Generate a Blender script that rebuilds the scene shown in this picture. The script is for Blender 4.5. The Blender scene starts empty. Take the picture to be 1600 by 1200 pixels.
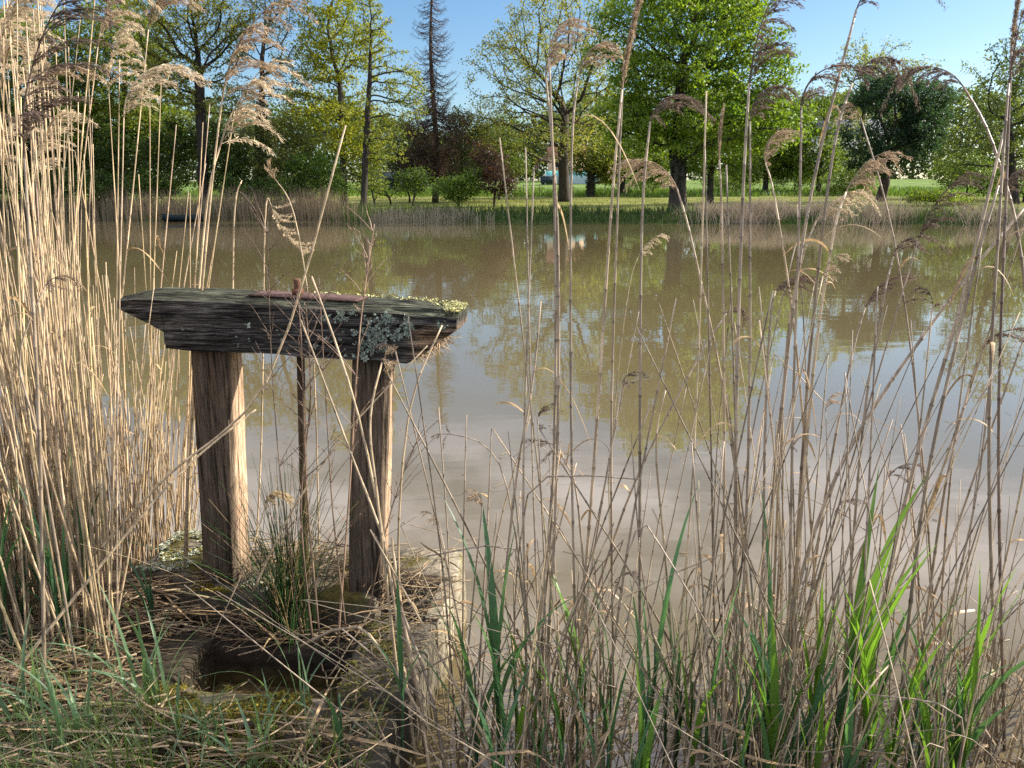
import bpy, math, numpy as np
from mathutils import Vector, Matrix, Quaternion
R = math.radians
S = bpy.context.scene
COL = S.collection
rng = np.random.default_rng(7)

# ------------------------------------------------------------------ camera, sky, sun, exposure
FPX, HORIZON, EYE = 1202.0, 306.0, 1.7
PITCH = math.atan((600 - HORIZON) / FPX)
cam_d = bpy.data.cameras.new('camera'); cam = bpy.data.objects.new('camera', cam_d); COL.objects.link(cam)
cam_d.sensor_width = 36; cam_d.lens = 36 * FPX / 1600; cam_d.clip_start = 0.05; cam_d.clip_end = 3000
cam.location = (0, 0, EYE); cam.rotation_euler = (math.pi / 2 - PITCH, 0, 0)
S.camera = cam

SUN_AZ, SUN_EL = R(74), R(29)          # azimuth clockwise from +Y
sd = Vector((math.sin(SUN_AZ) * math.cos(SUN_EL), math.cos(SUN_AZ) * math.cos(SUN_EL), math.sin(SUN_EL)))
sun_d = bpy.data.lights.new('sun', 'SUN'); sun = bpy.data.objects.new('sun', sun_d); COL.objects.link(sun)
sun_d.energy = 5.0; sun_d.angle = R(0.53); sun_d.color = (1.0, 0.93, 0.82)
sun.rotation_euler = sd.to_track_quat('Z', 'Y').to_euler()

W = bpy.data.worlds.new('World'); S.world = W; W.use_nodes = True
wt = W.node_tree; wt.nodes.clear()
def wn(t, **k):
    n = wt.nodes.new(t)
    for a, b in k.items(): setattr(n, a, b)
    return n
wo = wn('ShaderNodeOutputWorld'); bg = wn('ShaderNodeBackground'); sky = wn('ShaderNodeTexSky')
sky.sky_type = 'NISHITA'; sky.sun_disc = False; sky.sun_elevation = SUN_EL; sky.sun_rotation = SUN_AZ
sky.air_density = 1.0; sky.dust_density = 0.6; sky.ozone_density = 2.5
bg.inputs[1].default_value = 0.084
tc = wn('ShaderNodeTexCoord'); sep = wn('ShaderNodeSeparateXYZ'); wt.links.new(tc.outputs['Generated'], sep.inputs[0])
mz = wn('ShaderNodeMath', operation='MAXIMUM'); mz.inputs[1].default_value = 0.05; wt.links.new(sep.outputs[2], mz.inputs[0])
dx = wn('ShaderNodeMath', operation='DIVIDE'); wt.links.new(sep.outputs[0], dx.inputs[0]); wt.links.new(mz.outputs[0], dx.inputs[1])
dy = wn('ShaderNodeMath', operation='DIVIDE'); wt.links.new(sep.outputs[1], dy.inputs[0]); wt.links.new(mz.outputs[0], dy.inputs[1])
cmb = wn('ShaderNodeCombineXYZ'); wt.links.new(dx.outputs[0], cmb.inputs[0]); wt.links.new(dy.outputs[0], cmb.inputs[1])
cn = wn('ShaderNodeTexNoise'); cn.inputs['Scale'].default_value = 1.15; cn.inputs['Detail'].default_value = 7; cn.inputs['Roughness'].default_value = 0.55
wt.links.new(cmb.outputs[0], cn.inputs['Vector'])
cr = wn('ShaderNodeMapRange'); cr.interpolation_type = 'SMOOTHSTEP'
cr.inputs[1].default_value = 0.36; cr.inputs[2].default_value = 0.64; wt.links.new(cn.outputs[0], cr.inputs[0])
er = wn('ShaderNodeMapRange'); er.interpolation_type = 'SMOOTHSTEP'
er.inputs[1].default_value = 0.245; er.inputs[2].default_value = 0.40; wt.links.new(sep.outputs[2], er.inputs[0])
mk = wn('ShaderNodeMath', operation='MULTIPLY'); wt.links.new(cr.outputs[0], mk.inputs[0]); wt.links.new(er.outputs[0], mk.inputs[1])
mx = wn('ShaderNodeMix', data_type='RGBA'); wt.links.new(mk.outputs[0], mx.inputs[0]); hs = wn('ShaderNodeHueSaturation'); hs.inputs['Saturation'].default_value = 1.18; wt.links.new(sky.outputs[0], hs.inputs['Color']); wt.links.new(hs.outputs[0], mx.inputs[6])
mx.inputs[7].default_value = (14.5, 14.2, 16.2, 1)
wt.links.new(mx.outputs[2], bg.inputs[0]); wt.links.new(bg.outputs[0], wo.inputs[0])
S.view_settings.view_transform = 'Standard'; S.view_settings.look = 'None'
S.view_settings.exposure = 1.05; S.view_settings.gamma = 1.0
try:
    S.cycles.max_bounces = 8; S.cycles.transparent_max_bounces = 8; S.cycles.use_denoising = False
    S.cycles.sample_clamp_indirect = 4
except Exception: pass

# ------------------------------------------------------------------ measuring helpers (photo pixels of 1600x1200 -> real points)
def ray(px, py):
    a = (px - 800) / FPX; b = -(py - 600) / FPX
    return np.array([a, math.cos(PITCH) + b * math.sin(PITCH), -math.sin(PITCH) + b * math.cos(PITCH)])
EYEP = np.array([0, 0, EYE])
def atz(px, py, z):
    r = ray(px, py); return EYEP + r * ((z - EYE) / r[2])
def aty(px, py, Y):
    r = ray(px, py); return EYEP + r * (Y / r[1])

# ------------------------------------------------------------------ value noise for shaping geometry
def hash3(i, seed=0):
    i = i.astype(np.int64)
    h = (i[..., 0] * 73856093) ^ (i[..., 1] * 19349663) ^ (i[..., 2] * 83492791) ^ (seed * 2654435761)
    h = (h ^ (h >> 13)) * 1274126177 & 0x7fffffff
    return ((h ^ (h >> 16)) & 0xffff) / 65535.0
def vnoise(p, seed=0):
    p = np.asarray(p, float); i = np.floor(p); f = p - i; f = f * f * (3 - 2 * f); out = 0
    for a in (0, 1):
        for b in (0, 1):
            for c in (0, 1):
                w = (f[..., 0] if a else 1 - f[..., 0]) * (f[..., 1] if b else 1 - f[..., 1]) * (f[..., 2] if c else 1 - f[..., 2])
                out = out + w * hash3(i + np.array([a, b, c]), seed)
    return out
def fbm(p, seed=0, o=3):
    p = np.asarray(p, float); s = 0; a = 0.5
    for k in range(o):
        s = s + a * vnoise(p * 2 ** k, seed + k); a *= 0.5
    return s / (1 - 0.5 ** o) - 0.5
def sstep(a, b, x):
    t = np.clip((x - a) / (b - a), 0, 1); return t * t * (3 - 2 * t)

# ------------------------------------------------------------------ mesh builder
class MB:
    def __init__(s): s.v = []; s.c = []; s.f = []; s.n = 0
    def add(s, v, faces, col):
        v = np.asarray(v, float); s.v.append(v)
        col = np.asarray(col, float)
        s.c.append(np.broadcast_to(col, (len(v), 3)) if col.ndim == 1 else col)
        for f in (faces if isinstance(faces, list) else [faces]):
            s.f.append(np.asarray(f, int) + s.n)
        s.n += len(v)
    def tube(s, path, rad, sides=5, col=(.5, .5, .5), cap=True):
        P = np.asarray(path, float); n = len(P); rad = np.broadcast_to(np.asarray(rad, float), (n,))
        T = np.gradient(P, axis=0); T /= np.linalg.norm(T, axis=1, keepdims=True) + 1e-9
        m = T.mean(0); ref = np.eye(3)[np.argmin(np.abs(m))]
        N = np.cross(T, ref); N /= np.linalg.norm(N, axis=1, keepdims=True) + 1e-9
        B = np.cross(T, N)
        a = np.arange(sides) * 2 * math.pi / sides
        V = P[:, None] + rad[:, None, None] * (np.cos(a)[None, :, None] * N[:, None] + np.sin(a)[None, :, None] * B[:, None])
        col = np.asarray(col, float)
        C = np.repeat(np.broadcast_to(col, (n, 3)), sides, axis=0)
        i = np.arange(n - 1)[:, None] * sides; k = np.arange(sides)[None]; k2 = (k + 1) % sides
        F = np.stack([i + k, i + k2, i + k2 + sides, i + k + sides], -1).reshape(-1, 4)
        fl = [F]
        if cap: fl.append(np.array([[(n - 1) * sides + j for j in range(sides)]])); fl.append(np.array([[j for j in range(sides)][::-1]]))
        s.add(V.reshape(-1, 3), fl, C)
    def ribbon(s, path, width, side, col, fold=0.0):
        P = np.asarray(path, float); n = len(P); w = np.broadcast_to(np.asarray(width, float), (n,))[:, None] / 2
        T = np.gradient(P, axis=0); T /= np.linalg.norm(T, axis=1, keepdims=True) + 1e-9
        sd_ = np.broadcast_to(np.asarray(side, float), (n, 3)); sd_ = sd_ - (sd_ * T).sum(1, keepdims=True) * T
        sd_ = sd_ / (np.linalg.norm(sd_, axis=1, keepdims=True) + 1e-9); N = np.cross(T, sd_)
        V = np.stack([P - sd_ * w + N * w * fold, P, P + sd_ * w + N * w * fold], 1).reshape(-1, 3)
        i = np.arange(n - 1)[:, None] * 3; k = np.arange(2)[None]
        F = np.stack([i + k, i + k + 1, i + k + 4, i + k + 3], -1).reshape(-1, 4)
        col = np.asarray(col, float); C = np.repeat(np.broadcast_to(col, (n, 3)), 3, axis=0)
        s.add(V, F, C)
    def leaves(s, cen, length, width, dirs, norm, col, bend=0.25):
        """many little folded leaf shapes, six corners each"""
        n = len(cen); d = dirs / (np.linalg.norm(dirs, axis=1, keepdims=True) + 1e-9)
        sidev = np.cross(d, norm); sidev /= np.linalg.norm(sidev, axis=1, keepdims=True) + 1e-9
        nn = np.cross(sidev, d)
        L = np.broadcast_to(length, (n,))[:, None]; Wd = np.broadcast_to(width, (n,))[:, None]
        V = np.stack([cen - d * L * .5, cen + sidev * Wd * .5 + nn * Wd * bend, cen + d * L * .5, cen - sidev * Wd * .5 + nn * Wd * bend], 1)
        F = (np.arange(n)[:, None] * 4 + np.arange(4)[None])
        s.add(V.reshape(-1, 3), F, np.repeat(np.broadcast_to(np.asarray(col, float), (n, 3)), 4, axis=0))
    def mesh(s, name, mat, smooth=True):
        me = bpy.data.meshes.new(name)
        V = np.concatenate(s.v); me.vertices.add(len(V)); me.vertices.foreach_set('co', V.astype(np.float32).ravel())
        li = np.concatenate([f.ravel() for f in s.f]); ln = np.concatenate([np.full(len(f), f.shape[1]) for f in s.f])
        me.loops.add(len(li)); me.loops.foreach_set('vertex_index', li.astype(np.int32))
        me.polygons.add(len(ln)); st = np.concatenate([[0], np.cumsum(ln)[:-1]])
        me.polygons.foreach_set('loop_start', st.astype(np.int32))
        try: me.polygons.foreach_set('loop_total', ln.astype(np.int32))
        except Exception: pass
        if smooth: me.polygons.foreach_set('use_smooth', np.ones(len(ln), bool))
        C = np.concatenate(s.c); a = me.color_attributes.new('Col', 'FLOAT_COLOR', 'POINT')
        a.data.foreach_set('color', np.concatenate([C, np.ones((len(C), 1))], 1).astype(np.float32).ravel())
        me.update(calc_edges=True); me.materials.append(mat)
        return me
    def build(s, name, mat, parent=None, loc=(0, 0, 0), smooth=True):
        o = bpy.data.objects.new(name, s.mesh(name, mat, smooth)); COL.objects.link(o); o.location = loc
        if parent is not None: o.parent = parent
        return o
def tag(o, label=None, cat=None, group=None, kind=None):
    if label: o['label'] = label
    if cat: o['category'] = cat
    if group: o['group'] = group
    if kind: o['kind'] = kind
    return o
def empty(name, loc):
    o = bpy.data.objects.new(name, None); COL.objects.link(o); o.location = loc; o.empty_display_size = 0.1
    return o

# ------------------------------------------------------------------ materials
def mat_new(name):
    m = bpy.data.materials.new(name); m.use_nodes = True; nt = m.node_tree; nt.nodes.clear()
    def N(t, **k):
        n = nt.nodes.new(t)
        for a, b in k.items(): setattr(n, a, b)
        return n
    return m, nt, N, nt.links.new
def leafy(name, trans=0.45, rough=0.5, gain=1.0, spec=0.35):
    m, nt, N, L = mat_new(name); out = N('ShaderNodeOutputMaterial'); at = N('ShaderNodeAttribute', attribute_name='Col')
    p = N('ShaderNodeBsdfPrincipled'); p.inputs['Roughness'].default_value = rough; p.inputs['Specular IOR Level'].default_value = spec
    t = N('ShaderNodeBsdfTranslucent'); mixs = N('ShaderNodeMixShader'); mixs.inputs[0].default_value = trans
    L(at.outputs['Color'], p.inputs['Base Color'])
    br = N('ShaderNodeMix', data_type='RGBA', blend_type='MULTIPLY'); br.inputs[0].default_value = 1
    br.inputs[7].default_value = (1.5 * gain, 1.45 * gain, 0.7 * gain, 1)
    L(at.outputs['Color'], br.inputs[6]); L(br.outputs[2], t.inputs[0])
    L(p.outputs[0], mixs.inputs[1]); L(t.outputs[0], mixs.inputs[2]); L(mixs.outputs[0], out.inputs[0])
    return m
def dull(name, rough=0.75, nscale=40, namt=0.5, bump=0.3, bdist=0.004, stretch=(1, 1, 1), spec=0.2, trans=0.0):
    """vertex colour broken up by noise, with bump"""
    m, nt, N, L = mat_new(name); out = N('ShaderNodeOutputMaterial'); at = N('ShaderNodeAttribute', attribute_name='Col')
    p = N('ShaderNodeBsdfPrincipled'); p.inputs['Roughness'].default_value = rough; p.inputs['Specular IOR Level'].default_value = spec
    tcn = N('ShaderNodeTexCoord'); mp = N('ShaderNodeMapping'); mp.inputs['Scale'].default_value = stretch
    no = N('ShaderNodeTexNoise'); no.inputs['Scale'].default_value = nscale; no.inputs['Detail'].default_value = 6; no.inputs['Roughness'].default_value = 0.65
    L(tcn.outputs['Object'], mp.inputs[0]); L(mp.outputs[0], no.inputs['Vector'])
    mr = N('ShaderNodeMapRange'); mr.inputs[1].default_value = 0.3; mr.inputs[2].default_value = 0.7
    mr.inputs[3].default_value = 1 - namt; mr.inputs[4].default_value = 1 + namt; L(no.outputs[0], mr.inputs[0])
    mu = N('ShaderNodeVectorMath', operation='SCALE'); L(at.outputs['Color'], mu.inputs[0]); L(mr.outputs[0], mu.inputs['Scale'])
    L(mu.outputs[0], p.inputs['Base Color'])
    if bump > 0:
        b = N('ShaderNodeBump'); b.inputs['Strength'].default_value = bump; b.inputs['Distance'].default_value = bdist
        L(no.outputs[0], b.inputs['Height']); L(b.outputs[0], p.inputs['Normal'])
    if trans > 0:
        t = N('ShaderNodeBsdfTranslucent'); L(mu.outputs[0], t.inputs[0]); ms = N('ShaderNodeMixShader'); ms.inputs[0].default_value = trans
        L(p.outputs[0], ms.inputs[1]); L(t.outputs[0], ms.inputs[2]); L(ms.outputs[0], out.inputs[0])
    else: L(p.outputs[0], out.inputs[0])
    return m
M = {}
M['leaf'] = leafy('tree_leaf', 0.45)
M['blade'] = leafy('green_blade', 0.42, 0.4, 1.1, 0.45)
M['bark'] = dull('bark', 0.9, 6, 0.5, 0.5, 0.03, (1, 1, .25))
M['reed'] = dull('dry_reed_stem', 0.5, 60, 0.55, 0.15, 0.001, (1, 1, .12), 0.4)
M['plume'] = dull('reed_plume', 0.8, 80, 0.3, 0, 0, spec=0.15, trans=0.35)
M['litter'] = dull('dry_litter', 0.65, 60, 0.4, 0, 0, spec=0.3, trans=0.25)
M['concrete'] = dull('old_concrete', 0.9, 38, 0.5, 0.8, 0.006)
M['moss'] = dull('moss', 0.95, 60, 0.5, 0.5, 0.003, trans=0.15)
M['lichen'] = dull('lichen', 0.95, 140, 0.35, 0.6, 0.003)
M['rust'] = dull('rusty_iron', 0.8, 90, 0.5, 0.5, 0.002)
M['wall'] = dull('house_wall', 0.9, 1.5, 0.15, 0.1, 0.01)

def wood(name, stretch, base, light, crack=0.85):
    m, nt, N, L = mat_new(name); out = N('ShaderNodeOutputMaterial'); p = N('ShaderNodeBsdfPrincipled')
    p.inputs['Roughness'].default_value = 0.85; p.inputs['Specular IOR Level'].default_value = 0.15
    tcn = N('ShaderNodeTexCoord'); mp = N('ShaderNodeMapping'); mp.inputs['Scale'].default_value = stretch
    L(tcn.outputs['Object'], mp.inputs[0])
    n1 = N('ShaderNodeTexNoise'); n1.inputs['Scale'].default_value = 170; n1.inputs['Detail'].default_value = 8; n1.inputs['Roughness'].default_value = 0.7
    n2 = N('ShaderNodeTexNoise'); n2.inputs['Scale'].default_value = 38; n2.inputs['Detail'].default_value = 5; n2.inputs['Roughness'].default_value = 0.6
    n3 = N('ShaderNodeTexNoise'); n3.inputs['Scale'].default_value = 5; n3.inputs['Detail'].default_value = 5
    L(mp.outputs[0], n1.inputs['Vector']); L(mp.outputs[0], n2.inputs['Vector']); L(tcn.outputs['Object'], n3.inputs['Vector'])
    r1 = N('ShaderNodeValToRGB'); e = r1.color_ramp.elements
    e[0].position = 0.33; e[0].color = (*[c * .35 for c in base], 1); e[1].position = 0.72; e[1].color = (*light, 1)
    x = e.new(0.48); x.color = (*base, 1); L(n1.outputs[0], r1.inputs[0])
    r2 = N('ShaderNodeMapRange'); r2.inputs[1].default_value = 0.36; r2.inputs[2].default_value = 0.46
    r2.inputs[3].default_value = 1 - crack; r2.inputs[4].default_value = 1.0; L(n2.outputs[0], r2.inputs[0])
    r3 = N('ShaderNodeMapRange'); r3.inputs[1].default_value = 0.3; r3.inputs[2].default_value = 0.7
    r3.inputs[3].default_value = 0.6; r3.inputs[4].default_value = 1.3; L(n3.outputs[0], r3.inputs[0])
    mm = N('ShaderNodeMath', operation='MULTIPLY'); L(r2.outputs[0], mm.inputs[0]); L(r3.outputs[0], mm.inputs[1])
    at = N('ShaderNodeAttribute', attribute_name='Col')
    mu = N('ShaderNodeVectorMath', operation='SCALE'); L(r1.outputs[0], mu.inputs[0]); L(mm.outputs[0], mu.inputs['Scale'])
    mv = N('ShaderNodeVectorMath', operation='MULTIPLY'); L(mu.outputs[0], mv.inputs[0]); L(at.outputs['Color'], mv.inputs[1])
    L(mv.outputs[0], p.inputs['Base Color'])
    ad = N('ShaderNodeMath', operation='MULTIPLY_ADD'); L(n1.outputs[0], ad.inputs[0]); ad.inputs[1].default_value = 0.6; L(r2.outputs[0], ad.inputs[2])
    b = N('ShaderNodeBump'); b.inputs['Strength'].default_value = 0.9; b.inputs['Distance'].default_value = 0.005
    L(ad.outputs[0], b.inputs['Height']); L(b.outputs[0], p.inputs['Normal']); L(p.outputs[0], out.inputs[0])
    return m
M['beam'] = wood('weathered_beam_oak', (.06, 1.6, 1.6), (.032, .029, .026), (.235, .215, .19), .85)
M['post'] = wood('weathered_post_oak', (1.5, 1.5, .06), (.37, .265, .175), (.78, .60, .43), .75)

def ground_mat():
    m, nt, N, L = mat_new('ground_soil_and_lawn'); out = N('ShaderNodeOutputMaterial'); p = N('ShaderNodeBsdfPrincipled')
    p.inputs['Roughness'].default_value = 0.95; p.inputs['Specular IOR Level'].default_value = 0.1
    at = N('ShaderNodeAttribute', attribute_name='Col'); ge = N('ShaderNodeNewGeometry')
    a = N('ShaderNodeTexNoise'); a.inputs['Scale'].default_value = 0.35; a.inputs['Detail'].default_value = 6
    b = N('ShaderNodeTexNoise'); b.inputs['Scale'].default_value = 14; b.inputs['Detail'].default_value = 5
    L(ge.outputs['Position'], a.inputs['Vector']); L(ge.outputs['Position'], b.inputs['Vector'])
    ad = N('ShaderNodeMath', operation='ADD'); L(a.outputs[0], ad.inputs[0]); L(b.outputs[0], ad.inputs[1])
    mr = N('ShaderNodeMapRange'); mr.inputs[1].default_value = 0.7; mr.inputs[2].default_value = 1.3; mr.inputs[3].default_value = 0.6; mr.inputs[4].default_value = 1.45
    L(ad.outputs[0], mr.inputs[0])
    mu = N('ShaderNodeVectorMath', operation='SCALE'); L(at.outputs['Color'], mu.inputs[0]); L(mr.outputs[0], mu.inputs['Scale'])
    L(mu.outputs[0], p.inputs['Base Color'])
    bm = N('ShaderNodeBump'); bm.inputs['Strength'].default_value = 0.6; bm.inputs['Distance'].default_value = 0.03
    L(b.outputs[0], bm.inputs['Height']); L(bm.outputs[0], p.inputs['Normal']); L(p.outputs[0], out.inputs[0])
    return m
M['ground'] = ground_mat()
def water_mat():
    m, nt, N, L = mat_new('muddy_water'); out = N('ShaderNodeOutputMaterial'); p = N('ShaderNodeBsdfPrincipled')
    p.inputs['Roughness'].default_value = 0.015; p.inputs['IOR'].default_value = 1.5; p.inputs['Specular IOR Level'].default_value = 0.5
    ge = N('ShaderNodeNewGeometry')
    n0 = N('ShaderNodeTexNoise'); n0.inputs['Scale'].default_value = 0.25; n0.inputs['Detail'].default_value = 4
    L(ge.outputs['Position'], n0.inputs['Vector'])
    mixc = N('ShaderNodeMix', data_type='RGBA'); mixc.inputs[6].default_value = (.114, .089, .038, 1); mixc.inputs[7].default_value = (.128, .102, .056, 1)
    L(n0.outputs[0], mixc.inputs[0]); L(mixc.outputs[2], p.inputs['Base Color'])
    mp = N('ShaderNodeMapping'); mp.inputs['Scale'].default_value = (.7, 1.5, 1); L(ge.outputs['Position'], mp.inputs[0])
    n1 = N('ShaderNodeTexNoise'); n1.inputs['Scale'].default_value = 1.6; n1.inputs['Detail'].default_value = 3; n1.inputs['Roughness'].default_value = 0.45
    L(mp.outputs[0], n1.inputs['Vector'])
    b = N('ShaderNodeBump'); b.inputs['Strength'].default_value = 0.22; b.inputs['Distance'].default_value = 0.010
    pt = N('ShaderNodeMapRange'); pt.inputs[1].default_value = .4; pt.inputs[2].default_value = .65; pt.inputs[3].default_value = .07; pt.inputs[4].default_value = .28
    L(n0.outputs[0], pt.inputs[0]); L(pt.outputs[0], b.inputs['Strength'])
    L(n1.outputs[0], b.inputs['Height']); L(b.outputs[0], p.inputs['Normal']); L(p.outputs[0], out.inputs[0])
    return m
M['water'] = water_mat()

# ------------------------------------------------------------------ terrain
CORNER = np.array([-0.188, 2.894]); UA = np.array([math.cos(R(6.9)), -math.sin(R(6.9))]); VA = np.array([math.sin(R(6.9)), math.cos(R(6.9))])
def loc(u, v, z):                      # sluice frame -> world
    p = CORNER + np.multiply.outer(np.asarray(u, float), UA) + np.multiply.outer(np.asarray(v, float), VA)
    return np.concatenate([p, np.broadcast_to(np.asarray(z, float), p.shape[:-1])[..., None]], -1)
def far_edge(x):
    x = np.asarray(x, float)
    return 52.4 - np.where(x < 0, 0.12 * np.maximum(x, -60), 0.2 * np.minimum(x, 60)) + 0.7 * np.sin(x * .31) + 0.35 * np.sin(x * .83 + 1)
def terrain(x, y):
    x = np.asarray(x, float); y = np.asarray(y, float)
    d = y - far_edge(x)
    z = -0.6 + 1.12 * sstep(-1.6, 1.0, d) + 0.028 * np.clip(d, 0, 45) + 0.042 * np.clip(d - 45, 0, 75) + 0.01 * np.clip(d - 120, 0, 400)
    p3 = np.stack([x, y, 0 * x], -1)
    z = z + 0.35 * fbm(p3 * .06, 3) * sstep(2, 20, d)
    w = 0.08 * fbm(p3 * 3, 5)
    g = np.maximum(np.maximum(np.minimum(-.44 - x, 2.12 - y), np.minimum(-1.3 - x, 2.8 - y)), 1.25 - y) + w
    near = -0.5 + 0.77 * sstep(-.35, .06, g) + 0.05 * fbm(p3 * 6, 9)
    z = np.where(y < 20, near, z)
    u = (x - CORNER[0]) * UA[0] + (y - CORNER[1]) * UA[1]; v = (x - CORNER[0]) * VA[0] + (y - CORNER[1]) * VA[1]
    pit = (u > -.80) & (u < -.03) & (v > -1.0) & (v < -.2)
    return np.where(pit, -0.55, z)
def ground_hit(px, py, lo=40, hi=260):
    r = ray(px, py); Y = np.linspace(lo, hi, 4000); t = Y / r[1]
    z = EYE + r[2] * t; below = z <= terrain(r[0] * t, Y)
    k = np.argmax(below) if below.any() else len(Y) - 1
    return np.array([r[0] * t[k], Y[k], float(terrain(r[0] * t[k], Y[k]))])
def foot(px, Y):
    x = (px - 800) / FPX * (Y * math.cos(PITCH)); return np.array([x, Y, float(terrain(x, Y))])

xs = np.unique(np.concatenate([np.linspace(-900, -60, 22), np.linspace(-60, -4, 57), np.linspace(-4, -2, 20), np.linspace(-2, .3, 96), np.linspace(.3, 3, 40), np.linspace(3, 60, 58), np.linspace(60, 900, 22)]))
ys = np.unique(np.concatenate([np.linspace(-60, .2, 14), np.linspace(.2, 1.2, 16), np.linspace(1.2, 3.2, 90), np.linspace(3.2, 6, 12), np.linspace(6, 40, 18), np.linspace(40, 66, 70), np.linspace(66, 200, 60), np.linspace(200, 2200, 20)]))
GX, GY = np.meshgrid(xs, ys); GZ = terrain(GX, GY)
gv = np.stack([GX, GY, GZ], -1).reshape(-1, 3)
nx, ny = len(xs), len(ys); ii = (np.arange(ny - 1)[:, None] * nx + np.arange(nx - 1)[None])
gf = np.stack([ii, ii + 1, ii + nx + 1, ii + nx], -1).reshape(-1, 4)
soil = np.array([.062, .046, .028]); lawn = np.array([.155, .165, .040]); rough_g = np.array([.060, .090, .022]); meadow = np.array([.115, .17, .040])
dd = gv[:, 1] - far_edge(gv[:, 0])
pn = fbm(gv * np.array([.05, .12, 0]), 21)[:, None]
gc = np.where((gv[:, 1] < 20)[:, None], soil, lawn * (1 + .5 * pn))
k = (sstep(2.6, .8, dd) * (gv[:, 1] > 20))[:, None]; gc = gc * (1 - k) + rough_g * k
k = sstep(38, 46, dd)[:, None]; gc = gc * (1 - k) + meadow * k
k = ((gv[:, 1] < 20) * sstep(.02, -.06, np.where(gv[:, 1] < 20, gv[:, 2], 9)))[:, None]; gc = gc * (1 - k) + np.array([.09, .07, .04]) * k
mb = MB(); mb.add(gv, gf, gc); tag(mb.build('ground', M['ground']), kind='structure')

mb = MB(); wx = np.array([-400, 400.]); wy = np.array([-30, 62.])
mb.add(np.array([[-400, -30, 0], [400, -30, 0], [400, 66, 0], [-400, 66, 0]], float), np.array([[0, 1, 2, 3]]), (.2, .15, .08))
tag(mb.build('water', M['water']), kind='structure')

# ------------------------------------------------------------------ sluice: concrete box
def rough_block(mb, u0, u1, v0, v1, z0, z1, col, amp=0.012, n=0.03, seed=0):
    nu, nv, nz = [max(2, int(round(abs(d) / n)) + 1) for d in (u1 - u0, v1 - v0, z1 - z0)]
    U = np.linspace(u0, u1, nu); Vv = np.linspace(v0, v1, nv); Z = np.linspace(z0, z1, nz)
    def grid(A, B, f, flip):
        a, b = np.meshgrid(A, B, indexing='ij'); P = f(a, b); na, nb = a.shape
        i = np.arange(na - 1)[:, None] * nb + np.arange(nb - 1)[None]
        F = np.stack([i, i + nb, i + nb + 1, i + 1], -1).reshape(-1, 4)
        P = P.reshape(-1, 3)
        # round the arrises a little, then roughen
        c = np.array([(u0 + u1) / 2, (v0 + v1) / 2, (z0 + z1) / 2]); h = np.array([(u1 - u0) / 2, (v1 - v0) / 2, (z1 - z0) / 2])
        q = P - c; near_e = (np.abs(np.abs(q) - np.abs(h)) < .022); e2 = near_e.sum(1) >= 2
        q = q - np.sign(q) * near_e * e2[:, None] * .009; P = q + c
        w = loc(P[:, 0], P[:, 1], P[:, 2])
        nse = np.stack([fbm(w * 9, seed + s, 4) for s in (1, 11, 23)], -1)
        w = w + nse * amp * 2
        t = fbm(w * 7, seed + 40, 4)[:, None]
        C = np.clip(np.asarray(col) * (1 + 1.1 * t), .01, 1)
        ms = sstep(.02, .14, fbm(w * 5, seed + 60, 4))[:, None] * sstep(z1 - .1, z1 - .005, P[:, 2])[:, None] * (seed < 7)
        C = C * (1 - ms) + np.array([.10, .085, .02]) * ms
        damp = sstep(.10, .03, P[:, 2])[:, None]; C = C * (1 - .45 * damp) + np.array([.12, .085, .02]) * .45 * damp
        mb.add(w, F[:, ::-1] if flip else F, C)
    grid(U, Vv, lambda a, b: np.stack([a, b, 0 * a + z1], -1), False)
    grid(U, Z, lambda a, b: np.stack([a, 0 * a + v0, b], -1), False)
    grid(U, Z, lambda a, b: np.stack([a, 0 * a + v1, b], -1), True)
    grid(Vv, Z, lambda a, b: np.stack([0 * a + u0, a, b], -1), True)
    grid(Vv, Z, lambda a, b: np.stack([0 * a + u1, a, b], -1), False)
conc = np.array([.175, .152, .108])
box = empty('concrete_sluice_box', loc(-.5, -.6, 0.0))
tag(box, 'old mossy concrete sluice box with a dark open pit under the wooden frame', 'sluice box')
def wallpart(name, args, lab=None):
    mb = MB()
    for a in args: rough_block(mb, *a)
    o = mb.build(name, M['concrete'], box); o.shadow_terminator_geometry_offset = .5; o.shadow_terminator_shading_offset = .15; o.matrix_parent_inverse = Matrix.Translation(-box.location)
    if lab: o['label'] = lab
    return o
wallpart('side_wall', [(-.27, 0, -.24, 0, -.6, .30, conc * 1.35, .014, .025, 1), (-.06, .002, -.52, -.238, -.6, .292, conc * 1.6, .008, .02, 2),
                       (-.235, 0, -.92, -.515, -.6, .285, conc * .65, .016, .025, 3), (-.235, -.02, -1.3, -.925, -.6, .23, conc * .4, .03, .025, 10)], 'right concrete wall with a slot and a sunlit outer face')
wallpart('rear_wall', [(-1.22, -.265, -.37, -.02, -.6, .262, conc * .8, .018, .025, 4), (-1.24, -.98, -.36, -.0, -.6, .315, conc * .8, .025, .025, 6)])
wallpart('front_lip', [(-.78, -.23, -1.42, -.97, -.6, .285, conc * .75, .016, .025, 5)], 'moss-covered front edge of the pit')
wallpart('silt_and_pit_shade', [(-1.0, -.22, -.58, -.36, -.6, .15, np.array([.022, .017, .011]), .03, .025, 7), (-1.02, -.80, -1.05, -.56, -.6, .20, np.array([.04, .032, .02]), .03, .025, 8), (-.79, -.24, -.96, -.585, -.6, .035, np.array([.012, .010, .007]), .012, .03, 9)])  # silt coloured near-black; last block added to paint the pit's deep shade
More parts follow.
